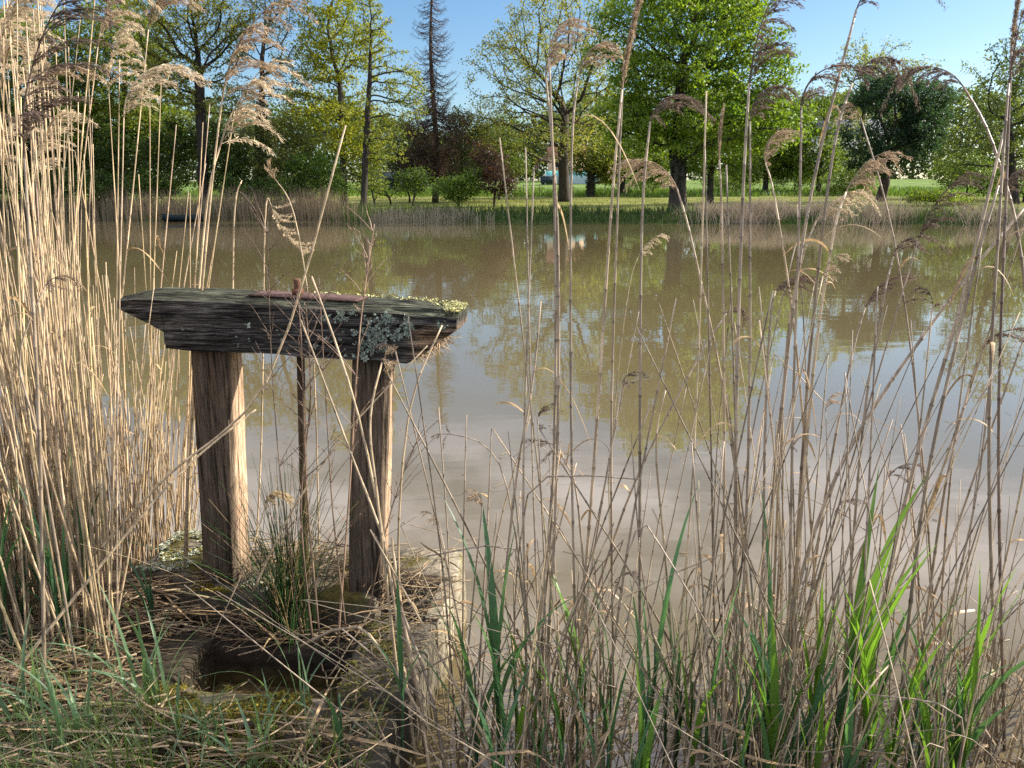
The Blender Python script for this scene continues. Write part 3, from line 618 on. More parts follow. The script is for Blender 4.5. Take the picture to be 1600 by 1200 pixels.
# dead spruce
def spruce():
    rg = np.random.default_rng(61); Y = 72; b = foot(680, Y); tp = aty(674, -45, Y); H = tp[2] - b[2]
    root = empty('dead_spruce', b); tag(root, 'tall dead spruce with bare drooping brown branches', 'tree'); inv = Matrix.Translation(-root.location)
    mb = MB(); t = np.linspace(0, 1, 30)[:, None]; path = b + (tp - b) * t + np.array([.18, 0, 0]) * np.sin(t * 7); mb.tube(path, .30 * (1 - t[:, 0]) ** .8 + .03, 7, (.062, .045, .036))
    tw = MB(); fr = []
    for z in np.concatenate([np.arange(.10, .985, .0095), np.arange(.12, .6, .03)]):
        nb = rg.integers(3, 6)
        for k_ in range(nb):
            a = rg.uniform(0, 6.28); ln = (3.9 * (1 - z) ** .75 + .45) * rg.uniform(.45, 1.12)
            if z < .3: ln *= .72 + z
            p0 = b + (tp - b) * z; s = np.linspace(0, 1, 8)[:, None]; h = np.array([math.cos(a), math.sin(a), 0])
            droop = rg.uniform(.12, .42); pt = p0 + h * ln * s + np.array([0, 0, 1]) * (-droop * ln * np.sin(s * 2.2) + .30 * ln * s ** 2.5)
            mb.tube(pt, np.linspace(.035, .010, 8) * (.5 + ln / 4), 4, np.array([.075, .052, .042]) * rg.uniform(.7, 1.3), cap=False)
            for j in range(int(ln * 7)):
                q = rg.uniform(.25, 1); c = np.array([np.interp(q, s[:, 0], pt[:, i]) for i in range(3)]); side = np.cross(h, [0, 0, 1]) * rg.choice([-1, 1])
                L_ = rg.uniform(.2, .55) * (1.1 - .5 * q); e = c + (h * .55 + side * rg.uniform(.2, .8)) * L_ + [0, 0, -L_ * rg.uniform(.2, .9)]
                mb.tube([c, (c + e) / 2 + [0, 0, .03], e], [.012, .010, .006], 3, np.array([.085, .058, .047]) * rg.uniform(.6, 1.3), cap=False)
                if z < .45 and rg.random() < .75: fr.append(e)
    o = mb.build('trunk', M['bark'], root); o.matrix_parent_inverse = inv
    cen = np.repeat(np.array(fr), 6, axis=0); m = len(cen); cen = cen + rg.normal(0, .16, (m, 3))
    mb = MB(); mb.leaves(cen, rg.uniform(.12, .24, m), .05, rg.normal(0, 1, (m, 3)), rg.normal(0, 1, (m, 3)), np.array([.065, .04, .024]) * rg.uniform(.5, 1.4, (m, 1)))
    o = mb.build('crown', M['leaf'], root, smooth=False); o.matrix_parent_inverse = inv; o['label'] = 'withered brown twigs'
spruce()
# shrubs and understorey
def shrub(label, px, Y, lumps, n, leaf, dens, seed, name='shrub', lsize=(.14, .24), spread=.5, group=None, bark=(.05, .04, .03)):
    return tree(name, label, 'shrub', px, Y, lumps, n, leaf, dens, lsize, None, .09, bark, seed, spread, group=group, step=.32, tips=6, rmin=.014)
for k_, (px, Y, lum, n, lf, de, nm, lb) in enumerate([
    (640, 74, [(636, 235, 32, 45), (625, 275, 28, 25)], 190, (.035, .045, .018), 26, 'conifer', 'dark half-brown conifer just left of the dead spruce'),
    (728, 76, [(722, 215, 32, 45), (735, 265, 42, 38)], 240, (.040, .062, .018), 26, 'conifer', 'dark green conifer just right of the dead spruce'),
    (716, 63, [(712, 293, 34, 20), (735, 285, 20, 20)], 110, (.10, .165, .028), 30, 'shrub', 'fresh green rounded shrub at the foot of the dead spruce'),
    (645, 66, [(648, 285, 26, 22)], 80, (.08, .13, .026), 26, 'shrub', 'dark green shrub left of the dead spruce foot'),
    (772, 63, [(772, 270, 26, 36), (790, 288, 18, 22), (752, 240, 18, 20)], 170, (.050, .026, .022), 24, 'shrub', 'dark red-brown shrub right of the dead spruce'),
    (780, 82, [(775, 220, 40, 40), (800, 262, 26, 26)], 180, (.10, .14, .03), 22, 'shrub', 'tall loose green bush behind the red-brown shrub'),
    (455, 59, [(450, 225, 42, 40), (440, 275, 45, 30)], 200, (.10, .115, .026), 18, 'shrub', 'brownish olive thicket under the ivy-clad tree'),
    (500, 58, [(495, 265, 45, 30), (520, 290, 35, 16)], 170, (.08, .14, .024), 24, 'shrub', 'green shrub under the yellow-green tree'),
    (585, 60, [(588, 265, 22, 40), (560, 275, 28, 30)], 150, (.15, .19, .03), 22, 'shrub', 'yellow-green shrub at the foot of the half-bare tree'),
    (350, 59, [(345, 235, 42, 45), (350, 275, 40, 25)], 210, (.045, .075, .015), 26, 'shrub', 'dark green bush under the dark-limbed oak'),
    (270, 59, [(270, 230, 48, 45), (260, 275, 50, 25)], 220, (.055, .085, .016), 26, 'shrub', 'green bush behind the reeds left of the dark oak trunk'),
    (180, 60, [(175, 245, 55, 45)], 190, (.045, .075, .015), 26, 'shrub', 'low dark bush under the broad olive tree'),
    (80, 60, [(80, 245, 60, 45), (10, 240, 50, 45)], 220, (.045, .07, .015), 26, 'shrub', 'dark bush behind the reeds at the left edge'),
    (60, 57, [(60, 290, 50, 20), (-10, 285, 50, 24)], 130, (.05, .085, .018), 24, 'shrub', 'low dark undergrowth bush behind the reed bed, far left'),
    (150, 57, [(150, 290, 55, 20)], 120, (.055, .095, .02), 24, 'shrub', 'low dark undergrowth bush behind the left reed clump'),
    (235, 57, [(235, 292, 50, 18)], 110, (.06, .10, .02), 24, 'shrub', 'low green undergrowth bush left of the dark oak trunk'),
    (385, 57, [(385, 292, 45, 18)], 110, (.055, .095, .02), 24, 'shrub', 'low green undergrowth bush at the foot of the ivy-clad tree'),
    (450, 57, [(455, 295, 45, 16)], 110, (.075, .125, .024), 24, 'shrub', 'low green bush behind the far bank below the brownish thicket'),
    (610, 68, [(610, 296, 28, 13)], 60, (.085, .14, .026), 22, 'shrub', 'low bush in the gap below the blue-grey shed'),
    (1465, 60, [(1455, 312, 36, 15), (1490, 318, 24, 11)], 130, (.16, .22, .02), 30, 'shrub', 'low bright yellow-green shrub right of the pine'),
    (1510, 74, [(1505, 268, 42, 28), (1540, 285, 36, 22)], 200, (.12, .18, .035), 24, 'shrub', 'pale green bush between the pine and the right edge'),
    (1320, 84, [(1325, 287, 40, 18), (1350, 265, 30, 20)], 150, (.115, .17, .03), 24, 'shrub', 'green bush behind the pine trunks'),
    (1600, 70, [(1595, 275, 40, 30), (1640, 270, 40, 36)], 200, (.105, .16, .03), 22, 'shrub', 'green bush under the tree at the right edge'),
    (1240, 96, [(1235, 282, 45, 18)], 110, (.125, .19, .03), 24, 'shrub', 'low green bush between two lawn trees right of the oak'),
    (1150, 100, [(1140, 283, 50, 16)], 110, (.12, .18, .03), 24, 'shrub', 'low green bush behind the slender tree right of the oak'),
    (1020, 100, [(1010, 282, 60, 16)], 120, (.12, .18, .03), 24, 'shrub', 'low green bush behind the oak trunk')]):
    shrub(lb, px, Y, lum, n, lf, de, 100 + k_, nm, spread=.55 * Y / 62)

# distant wood closing the view
rg = np.random.default_rng(71); mb = MB(); n = 90000
x = rg.uniform(-190, 190, n); y = rg.uniform(172, 205, n); hgt = 1.35 * (13 + 7 * fbm(np.stack([x * .05, 0 * x, 0 * x], -1), 5) + 7 * fbm(np.stack([x * .17, y * .1, 0 * x], -1), 6)) * np.clip(np.abs(x + 18) / 60 + .55, .55, 1.0)
zz = terrain(x, y) + hgt * rg.random(n) ** .8
cc = np.array([.080, .11, .035]) * (1 + .5 * fbm(np.stack([x * .12, y * .1, zz * .15], -1), 8))[:, None] * rg.uniform(.75, 1.25, (n, 1))
mb.leaves(np.stack([x, y, zz], -1), rg.uniform(.7, 1.5, n), rg.uniform(.5, 1.0, n), rg.normal(0, 1, (n, 3)), rg.normal(0, .5, (n, 3)) + [0, 0, 1], cc)
o = mb.build('distant_woods', M['leaf'], smooth=False); tag(o, 'distant green woodland along the horizon behind the meadow', 'woods', kind='stuff')

# ------------------------------------------------------------------ far buildings and small things
def boxm(mb, c, sx, sy, sz, col, rz=0.0, z0=True):
    a = np.array([[-1, -1, 0], [1, -1, 0], [1, 1, 0], [-1, 1, 0], [-1, -1, 1], [1, -1, 1], [1, 1, 1], [-1, 1, 1]], float) * np.array([sx / 2, sy / 2, sz])
    q = a.copy(); q[:, 0] = a[:, 0] * math.cos(rz) - a[:, 1] * math.sin(rz); q[:, 1] = a[:, 0] * math.sin(rz) + a[:, 1] * math.cos(rz)
    mb.add(q + np.asarray(c, float), np.array([[0, 3, 2, 1], [4, 5, 6, 7], [0, 1, 5, 4], [1, 2, 6, 5], [2, 3, 7, 6], [3, 0, 4, 7]]), col)
def gable(mb, c, sx, sy, h, col, over=.4):
    x, y = sx / 2 + over, sy / 2 + over; t = .18
    v = np.array([[-x, -y, 0], [x, -y, 0], [x, 0, h], [-x, 0, h], [x, y, 0], [-x, y, 0]], float); v2 = v + [0, 0, t]
    f = [np.array([[6, 7, 8, 9], [9, 8, 10, 11], [3, 2, 1, 0], [5, 4, 2, 3], [0, 1, 7, 6], [4, 5, 11, 10], [0, 6, 9, 3], [3, 9, 11, 5], [1, 2, 8, 7], [2, 4, 10, 8]])]
    mb.add(np.concatenate([v, v2]) + np.asarray(c, float), f, col)
def house(label, px, Y, sx, sy, hw, hr, wallc, roofc, wins, dy=0):
    b = foot(px, Y); b[2] += dy; root = empty('house', b); tag(root, label, 'house')
    mb = MB(); boxm(mb, (0, 0, -1), sx, sy, hw + 1, wallc)
    g = np.array([[-sx / 2, -sy / 2, hw], [-sx / 2, sy / 2, hw], [-sx / 2, 0, hw + hr * .93], [sx / 2, -sy / 2, hw], [sx / 2, sy / 2, hw], [sx / 2, 0, hw + hr * .93]]); mb.add(g, np.array([[0, 2, 1], [3, 4, 5]]), wallc)
    mb.build('wall', M['wall'], root, smooth=False)
    mb = MB(); gable(mb, (0, 0, hw), sx, sy, hr, roofc); mb.build('roof', M['wall'], root, smooth=False)
    for (wx_, wz, ww, wh) in wins:
        mb = MB(); boxm(mb, (wx_, -sy / 2 - .02, wz), ww, .12, wh, (.03, .03, .035)); w_ = mb.build('window', M['wall'], root, smooth=False)
        mb = MB(); boxm(mb, (wx_, -sy / 2 - .08, wz - .12), ww + .3, .2, .12, (.5, .45, .38)); mb.build('sill', M['wall'], w_, smooth=False)
    return root
house('tan stone house half hidden behind the spreading tree', 884, 160, 7, 7, 4.6, 2.2, (.52, .36, .24), (.24, .12, .07), [(-.3, .8, 1.3, 2.2), (2.2, 2.6, .8, 1.1), (-2.2, 2.6, .8, 1.1)])
house('white-walled house with a grey roof between the oak and the pine', 1303, 150, 14, 9, 4.6, 3.0, (.62, .60, .56), (.10, .105, .115), [(-3, 1.6, 1.2, 1.3), (3, 1.6, 1.2, 1.3)], 3.2)
# grey shed
b = foot(606, 112); shed = empty('garden_shed', b); tag(shed, 'low blue-grey shed in the meadow left of the dead spruce', 'shed')
mb = MB(); boxm(mb, (0, 0, -.5), 5.4, 3, 3.1, (.075, .105, .125)); mb.build('wall', M['wall'], shed, smooth=False)
mb = MB(); boxm(mb, (0, -.1, 2.62), 5.9, 3.6, .16, (.30, .27, .22)); mb.build('roof', M['wall'], shed, smooth=False)
mb = MB(); boxm(mb, (-1.5, -1.53, 0), 1.0, .06, 2.1, (.05, .075, .09)); mb.build('door', M['wall'], shed, smooth=False)
mb = MB(); boxm(mb, (1.2, -1.53, 1.1), 1.4, .06, .7, (.03, .04, .045)); mb.build('window', M['wall'], shed, smooth=False)
# turquoise greenhouse tunnel
b = foot(893, 138); gh = empty('greenhouse_tunnel', b); tag(gh, 'low turquoise and white greenhouse tunnel in front of the tan house', 'greenhouse')
a = np.linspace(0, math.pi, 13); mb = MB(); xx = np.linspace(-4.6, 4.6, 12); V = np.array([[x_, -math.cos(t) * 1.6, math.sin(t) * 2.2] for x_ in xx for t in a])
i = np.arange(11)[:, None] * 13 + np.arange(12)[None]; F = np.stack([i, i + 13, i + 14, i + 1], -1).reshape(-1, 4)
C = np.where((V[:, 2] > 1.15)[:, None], np.array([.12, .36, .33]), np.array([.28, .36, .36])); mb.add(V, [F, np.arange(13)[None], (11 * 13 + np.arange(13))[None, ::-1]], C); mb.build('cover', M['wall'], gh)
for x_ in np.linspace(-4.6, 4.6, 5):
    mb = MB(); mb.tube(np.array([[x_, -math.cos(t) * 1.64, math.sin(t) * 2.25] for t in a]), .05, 5, (.45, .47, .48)); mb.build('hoop', M['wall'], gh)
b = foot(856, 136); cv = empty('garden_trailer', b); tag(cv, 'small grey-blue trailer left of the turquoise greenhouse tunnel', 'trailer')
mb = MB(); boxm(mb, (0, 0, .45), 2.6, 1.6, .9, (.04, .05, .06)); mb.build('body', M['wall'], cv, smooth=False)
mb = MB(); boxm(mb, (0, 0, 1.35), 2.8, 1.8, .1, (.14, .15, .15)); mb.build('roof', M['wall'], cv, smooth=False)
for sx_ in (-.9, .9):
    mb = MB(); t_ = np.linspace(-.1, .1, 3); mb.tube(np.stack([sx_ + 0 * t_, -.9 + t_, .33 + 0 * t_], -1), .33, 14, (.02, .02, .02)); mb.build('wheel', M['wall'], cv)
# wire fence
p0 = foot(742, 97); p1 = foot(945, 97); fe = empty('wire_fence', p0); tag(fe, 'thin wire fence with slim posts crossing the meadow edge', 'fence')
nP = 9; posts = [p0 + (p1 - p0) * i / (nP - 1) for i in range(nP)]
for q in posts:
    q[2] = float(terrain(q[0], q[1])); mb = MB(); w_ = q - p0; mb.tube([w_ + [0, 0, -.2], w_ + [0, 0, 1.25]], .05, 5, (.09, .075, .06)); mb.build('fence_post', M['bark'], fe)
for h in (.4, .8, 1.15):
    mb = MB(); mb.tube(np.array([q - p0 + [0, -.06, h] for q in posts]), .008, 4, (.2, .2, .2)); mb.build('wire', M['rust'], fe)
# dark boat drawn up at the far bank
q = atz(362, 340, .0); bt = empty('rowing_boat', (q[0], float(far_edge(q[0])) - 1.0, 0)); tag(bt, 'small dark green boat lying at the far bank among the reeds', 'boat')
t = np.linspace(0, 1, 15); mb = MB(); ring = []
for s in t:
    w_ = .55 * math.sin(math.pi * min(1, s * .8 + .2)) ** .6 + .02; zt = .42 + .12 * (2 * s - 1) ** 2; x_ = (s - .5) * 2.6
    ring.append([(x_, -w_, zt), (x_, -w_ * .75, .1), (x_, 0, -.02), (x_, w_ * .75, .1), (x_, w_, zt), (x_, w_ * .86, zt), (x_, 0, .12), (x_, -w_ * .86, zt)])
V = np.array(ring).reshape(-1, 3); i = np.arange(14)[:, None] * 8; j = np.arange(8)[None]; j2 = (j + 1) % 8
mb.add(V, [np.stack([i + j, i + j2, i + j2 + 8, i + j + 8], -1).reshape(-1, 4), np.arange(8)[None], (14 * 8 + np.arange(8))[None, ::-1]], (.018, .030, .034)); mb.build('hull', M['wall'], bt)
for x_ in (-.5, .45):
    mb = MB(); boxm(mb, (x_, 0, .33), .22, .92, .04, (.06, .06, .05)); mb.build('seat', M['wall'], bt, smooth=False)

# far bank fringe: brown reed beds and rank grass (masses no one could count)
def fringe(name, label, cat, xr, off, n, hgt, wid, col, seed, lean=.12, mat='litter', zmin=-.05):
    rg = np.random.default_rng(seed); x = rg.uniform(xr[0], xr[1], n); f_ = np.minimum(x - xr[0], xr[1] - x); x = np.where((f_ < 3) & (rg.random(n) > f_ / 3), rg.normal(np.where(x < (xr[0] + xr[1]) / 2, xr[0] + 2, xr[1] - 2), 1.6), x); y = far_edge(x) + rg.uniform(off[0], off[1], n); z = np.maximum(terrain(x, y), zmin)
    if 'grass' not in name and name != 'reed_bed':
        kp = fbm(np.stack([x * .35, y * .5, 0 * x], -1), seed + 9) + rg.normal(0, .08, n) > -.03; x, y, z = x[kp], y[kp], z[kp]; n = len(x)
    h = rg.uniform(hgt[0], hgt[1], n) * (.75 + .9 * np.clip(fbm(np.stack([x * .5, y * .4, 0 * x], -1), seed) + .3, 0, .8))
    mb = MB(); b = np.stack([x, y, z - .05], -1); ln = rg.normal(0, lean, (n, 3)) * [1, 1, 0]; a = rg.uniform(0, 3.14, n)
    sv = np.stack([np.cos(a), np.sin(a) * .3, 0 * a], -1) * (wid * rg.uniform(.6, 1.4, n))[:, None] / 2
    mid = b + (ln * .35 + [0, 0, .55]) * h[:, None]; tipp = b + (ln + [0, 0, 1]) * h[:, None]
    V = np.stack([b - sv, b + sv, mid + sv * .8, mid - sv * .8, tipp + sv * .15, tipp - sv * .15], 1).reshape(-1, 3); i = np.arange(n)[:, None] * 6
    F = np.concatenate([i + np.array([[0, 1, 2, 3]]), i + np.array([[3, 2, 4, 5]])])
    C = np.asarray(col) * rg.uniform(.65, 1.35, (n, 1)); mb.add(V, F, np.repeat(C, 6, axis=0))
    o = mb.build(name, M[mat], smooth=False); tag(o, label, cat, kind='stuff')
fringe('reed_bed', 'brown dead reed bed along the far bank at left', 'reeds', (-45, -11), (-.7, 1.5), 9000, (.8, 1.9), .03, (.25, .19, .115), 1)
fringe('pale_reeds', 'pale grey dead reeds along the far bank below the dead spruce', 'reeds', (-10.5, -.6), (-.6, .5), 2600, (.45, 1.05), .03, (.36, .30, .20), 2)
fringe('bank_grass', 'rank green grass on the far bank below the trees', 'grass', (-45, 45), (-.4, 1.6), 16000, (.3, .75), .045, (.055, .095, .022), 3, .25, 'leaf')
fringe('bank_brush', 'pale dry brush along the far bank right of the oak trunk', 'brush', (11.5, 20), (-.6, 1.3), 6500, (.4, 1.15), .03, (.38, .30, .215), 4, .35)
fringe('bank_brush', 'pale dry brush along the far bank below the pine', 'brush', (20, 42), (-.6, .9), 6500, (.4, 1.15), .03, (.36, .29, .20), 5, .32)
fringe('lawn_grass', 'short sunlit grass on the far lawn', 'grass', (-40, 48), (1.5, 34), 26000, (.06, .16), .06, (.15, .165, .035), 6, .5, 'leaf')
fringe('meadow_grass', 'taller green grass at the back edge of the lawn', 'grass', (-45, 60), (36, 60), 16000, (.3, .7), .12, (.10, .165, .03), 7, .3, 'leaf')
# ------------------------------------------------------------------ reeds
TAN = np.array([.52, .39, .235]); GREYB = np.array([.31, .24, .165]); DRY = np.array([.44, .335, .205])
def spline(pts, n):
    P = np.asarray(pts, float); m = len(P); t = np.linspace(0, m - 1, n)
    if m == 2: return P[0] + (P[1] - P[0]) * (t[:, None])
    i = np.clip(t.astype(int), 0, m - 2); f = (t - i)[:, None]
    p0 = P[np.maximum(i - 1, 0)]; p1 = P[i]; p2 = P[i + 1]; p3 = P[np.minimum(i + 2, m - 1)]
    return .5 * (2 * p1 + (p2 - p0) * f + (2 * p0 - 5 * p1 + 4 * p2 - p3) * f ** 2 + (3 * p1 - p0 - 3 * p2 + p3) * f ** 3)
def snapped(path, rg):
    """the same stalk broken over part-way up, its top hanging"""
    P = np.array(path); k = int(len(P) * rg.uniform(.55, .85)); a = rg.uniform(0, 6.28); d = np.array([math.cos(a), .4 * math.sin(a), rg.uniform(-.9, .35)]); d /= np.linalg.norm(d)
    L_ = np.linalg.norm(P[-1] - P[k]); n = len(P) - k; P[k:] = P[k] + d * L_ * np.linspace(0, 1, n)[:, None] + np.array([0, 0, -.12]) * L_ * (np.linspace(0, 1, n)[:, None]) ** 2
    return P
def stem_into(mb, path, r0, r1, col, rg, sides=5, low_dark=.35):
    """a jointed reed stalk: slightly swollen dark nodes, greyer and darker towards the foot"""
    P = np.asarray(path, float); L_ = np.linalg.norm(np.diff(P, axis=0), axis=1).sum(); s = np.linspace(0, 1, len(P))
    gaps = rg.uniform(.11, .17); nodes = np.arange(rg.uniform(.03, .1), max(L_ - .1, .06), gaps) / L_
    ss = [0, 1] + list(np.linspace(0, 1, max(6, int(L_ / .12)))); 
    for q in nodes: ss += [q - .006 / L_, q, q + .006 / L_]
    ss = np.unique(np.clip(ss, 0, 1)); Q = np.stack([np.interp(ss, s, P[:, i]) for i in range(3)], 1)
    r = (r0 + (r1 - r0) * ss); isn = np.zeros(len(ss))
    for q in nodes: isn = np.maximum(isn, np.abs(ss - q) < .002 / L_)
    r = r * (1 + .28 * isn); h = ss * L_
    seg = np.searchsorted(nodes, ss); tone = hash3(np.stack([seg, seg * 0 + int(rg.integers(1e6)), 0 * seg], -1), 3)
    c = np.asarray(col)[None] * (.8 + .4 * tone[:, None]) * (1 - .45 * isn[:, None])
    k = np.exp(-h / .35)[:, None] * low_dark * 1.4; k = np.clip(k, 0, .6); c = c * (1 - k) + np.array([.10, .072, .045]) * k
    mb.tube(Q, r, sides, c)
def plume_mesh(name, seed, L_=.26, end=1.35, col=(.36, .26, .17), nb=17, blen=.13, spread=.35, dense=1.0, closed=0.0, tipdark=.6):
    """drooping one-sided reed panicle; stands on +Z, hangs towards +X"""
    rg = np.random.default_rng(seed); mb = MB(); t = np.linspace(0, 1, 16); ang = end * t ** 1.3
    ax = np.zeros((16, 3)); st_ = L_ / 15
    for i in range(1, 16): ax[i] = ax[i - 1] + st_ * np.array([math.sin(ang[i]), .06 * math.sin(i * .7 + seed), math.cos(ang[i])])
    mb.tube(ax, np.linspace(.0021, .0008, 16), 4, np.asarray(col) * .8)
    for b in range(nb):
        q = (b + rg.random()) / nb; p = np.array([np.interp(q, t, ax[:, i]) for i in range(3)]); a = np.interp(q, t, ang)
        ln = blen * rg.uniform(.4, 1.3) * (1.15 - .55 * q); d0 = np.array([math.sin(a), 0, math.cos(a)])
        sd_ = rg.normal(0, spread * 1.5) * (1 - closed); d0 = d0 + np.array([.35 * (1 - closed), sd_, .0]); d0 /= np.linalg.norm(d0)
        m = 9; u = np.linspace(0, 1, m)[:, None]; dr = (1 - closed) * rg.uniform(.55, 1.1)
        br = p + d0 * ln * u + np.array([.30 * dr, 0, -.62 * dr]) * ln * u ** 2.2
        mb.tube(br, np.linspace(.0009, .0005, m), 3, np.asarray(col) * .8, cap=False)
        k = int(ln / .0014 * dense); w = rg.uniform(.12, 1.0, k); c = np.stack([np.interp(w, u[:, 0], br[:, i]) for i in range(3)], 1)
        T = np.gradient(br, axis=0); T /= np.linalg.norm(T, axis=1, keepdims=True); dv = np.stack([np.interp(w, u[:, 0], T[:, i]) for i in range(3)], 1)
        dv = dv + rg.normal(0, .36, (k, 3)) + np.array([0, 0, -.18]); c = c + rg.normal(0, .0026, (k, 3))
        ll = rg.uniform(.009, .019, k); cc = np.asarray(col) * rg.uniform(tipdark, 1.35, (k, 1))
        mb.leaves(c + dv * ll[:, None] * .3, ll, rg.uniform(.0013, .0034, k), dv, rg.normal(0, 1, (k, 3)), cc, .3)
    return mb.mesh(name, M['plume'], smooth=False)
PALE, PURP, PINK = (.68, .555, .375), (.20, .145, .11), (.46, .345, .225)
PL = {'pale': [plume_mesh('plume', 200 + i, rg_, e, PALE, nb, bl) for i, (rg_, e, nb, bl) in enumerate([(.24, 1.1, 18, .12), (.28, .8, 20, .13), (.20, 1.5, 16, .11), (.30, 1.0, 22, .14), (.22, .5, 18, .13)])],
      'dark': [plume_mesh('plume', 220 + i, rg_, e, PURP, nb, bl, sp) for i, (rg_, e, nb, bl, sp) in enumerate([(.20, 1.5, 13, .15, .3), (.24, 1.2, 15, .15, .3), (.18, 1.8, 12, .13, .4), (.27, .7, 17, .13, .3)])],
      'pink': [plume_mesh('plume', 240 + i, rg_, e, PINK, nb, bl) for i, (rg_, e, nb, bl) in enumerate([(.20, 1.3, 16, .13), (.24, .8, 18, .12), (.16, 1.7, 14, .12)])],
      'closed': [plume_mesh('plume', 260 + i, .27, .25, PINK, 20, .15, .15, 1.0, .85) for i in range(2)],
      'tuft': [plume_mesh('plume', 280 + i, .10, 1.0, PINK, 7, .075, .5, .9) for i in range(3)],
      'dtuft': [plume_mesh('plume', 290 + i, .10, 1.4, PURP, 6, .08, .5, .9) for i in range(2)]}
NREED = [0]
def reed(path, r0, r1, col, rg, label, group, plume=None, side=1, leaf=0, scale=1.0, roll=None):
    path = np.asarray(path, float); base = path[0].copy(); NREED[0] += 1
    mb = MB(); stem_into(mb, path - base, r0, r1, col, rg)
    if plume is None and leaf == 0:
        o = mb.build('dead_reed', M['reed'], None, base); tag(o, label, 'reed', group); return o
    root = empty('dead_reed', base); tag(root, label, 'reed', group); mb.build('stem', M['reed'], root)
    if plume:
        T = path[-1] - path[-3]; T /= np.linalg.norm(T); z = Vector(T)
        want = Vector((side, rg.normal(0, .45) if roll is None else roll, 0)); x = want - z * want.dot(z); x.normalize(); y = z.cross(x)
        lst = PL[plume]; o = bpy.data.objects.new('plume', lst[int(rg.integers(len(lst)))]); COL.objects.link(o); o.parent = root
        mtx = Matrix((x, y, z)).transposed().to_4x4(); mtx.translation = Vector(path[-1] - base) - z * .012; o.matrix_local = mtx @ Matrix.Scale(scale, 4)
    for _ in range(leaf):
        q = rg.uniform(.25, .8); i = q * (len(path) - 1); k = int(i); p = path[k] + (path[k + 1] - path[k]) * (i - k) - base; a = rg.uniform(0, 6.28)
        h = np.array([math.cos(a), math.sin(a) * .6, 0]); u = np.linspace(0, 1, 9)[:, None]; ln = rg.uniform(.08, .26)
        pt = p + h * ln * (u ** 1.2) * .75 + np.array([0, 0, 1]) * ln * (rg.uniform(.3, 1.0) * u - rg.uniform(.5, 1.5) * u ** 2.2)
        mb = MB(); mb.ribbon(pt, .011 * rg.uniform(.5, 1.2) * np.sin(np.clip(u[:, 0] * .9 + .12, 0, 1) * math.pi) ** .6 + .001, np.cross(h, [0, 0, 1]) + rg.normal(0, .4, 3), np.asarray(DRY) * rg.uniform(.6, 1.15) * np.array([1.05, .95, .8]), .35)
        mb.build('dry_leaf', M['litter'], root)
    return root
def img_path(pts, Yb, Yt, n=14):
    k = len(pts); return spline([aty(px, py, Yb + (Yt - Yb) * (i / (k - 1))) for i, (px, py) in enumerate(pts)], n)
def on_water(pts, dy=0.0, n=14, z=-.04):
    b = atz(pts[0][0], pts[0][1], z); return img_path(pts, b[1], b[1] + dy, n)
rg = np.random.default_rng(401)
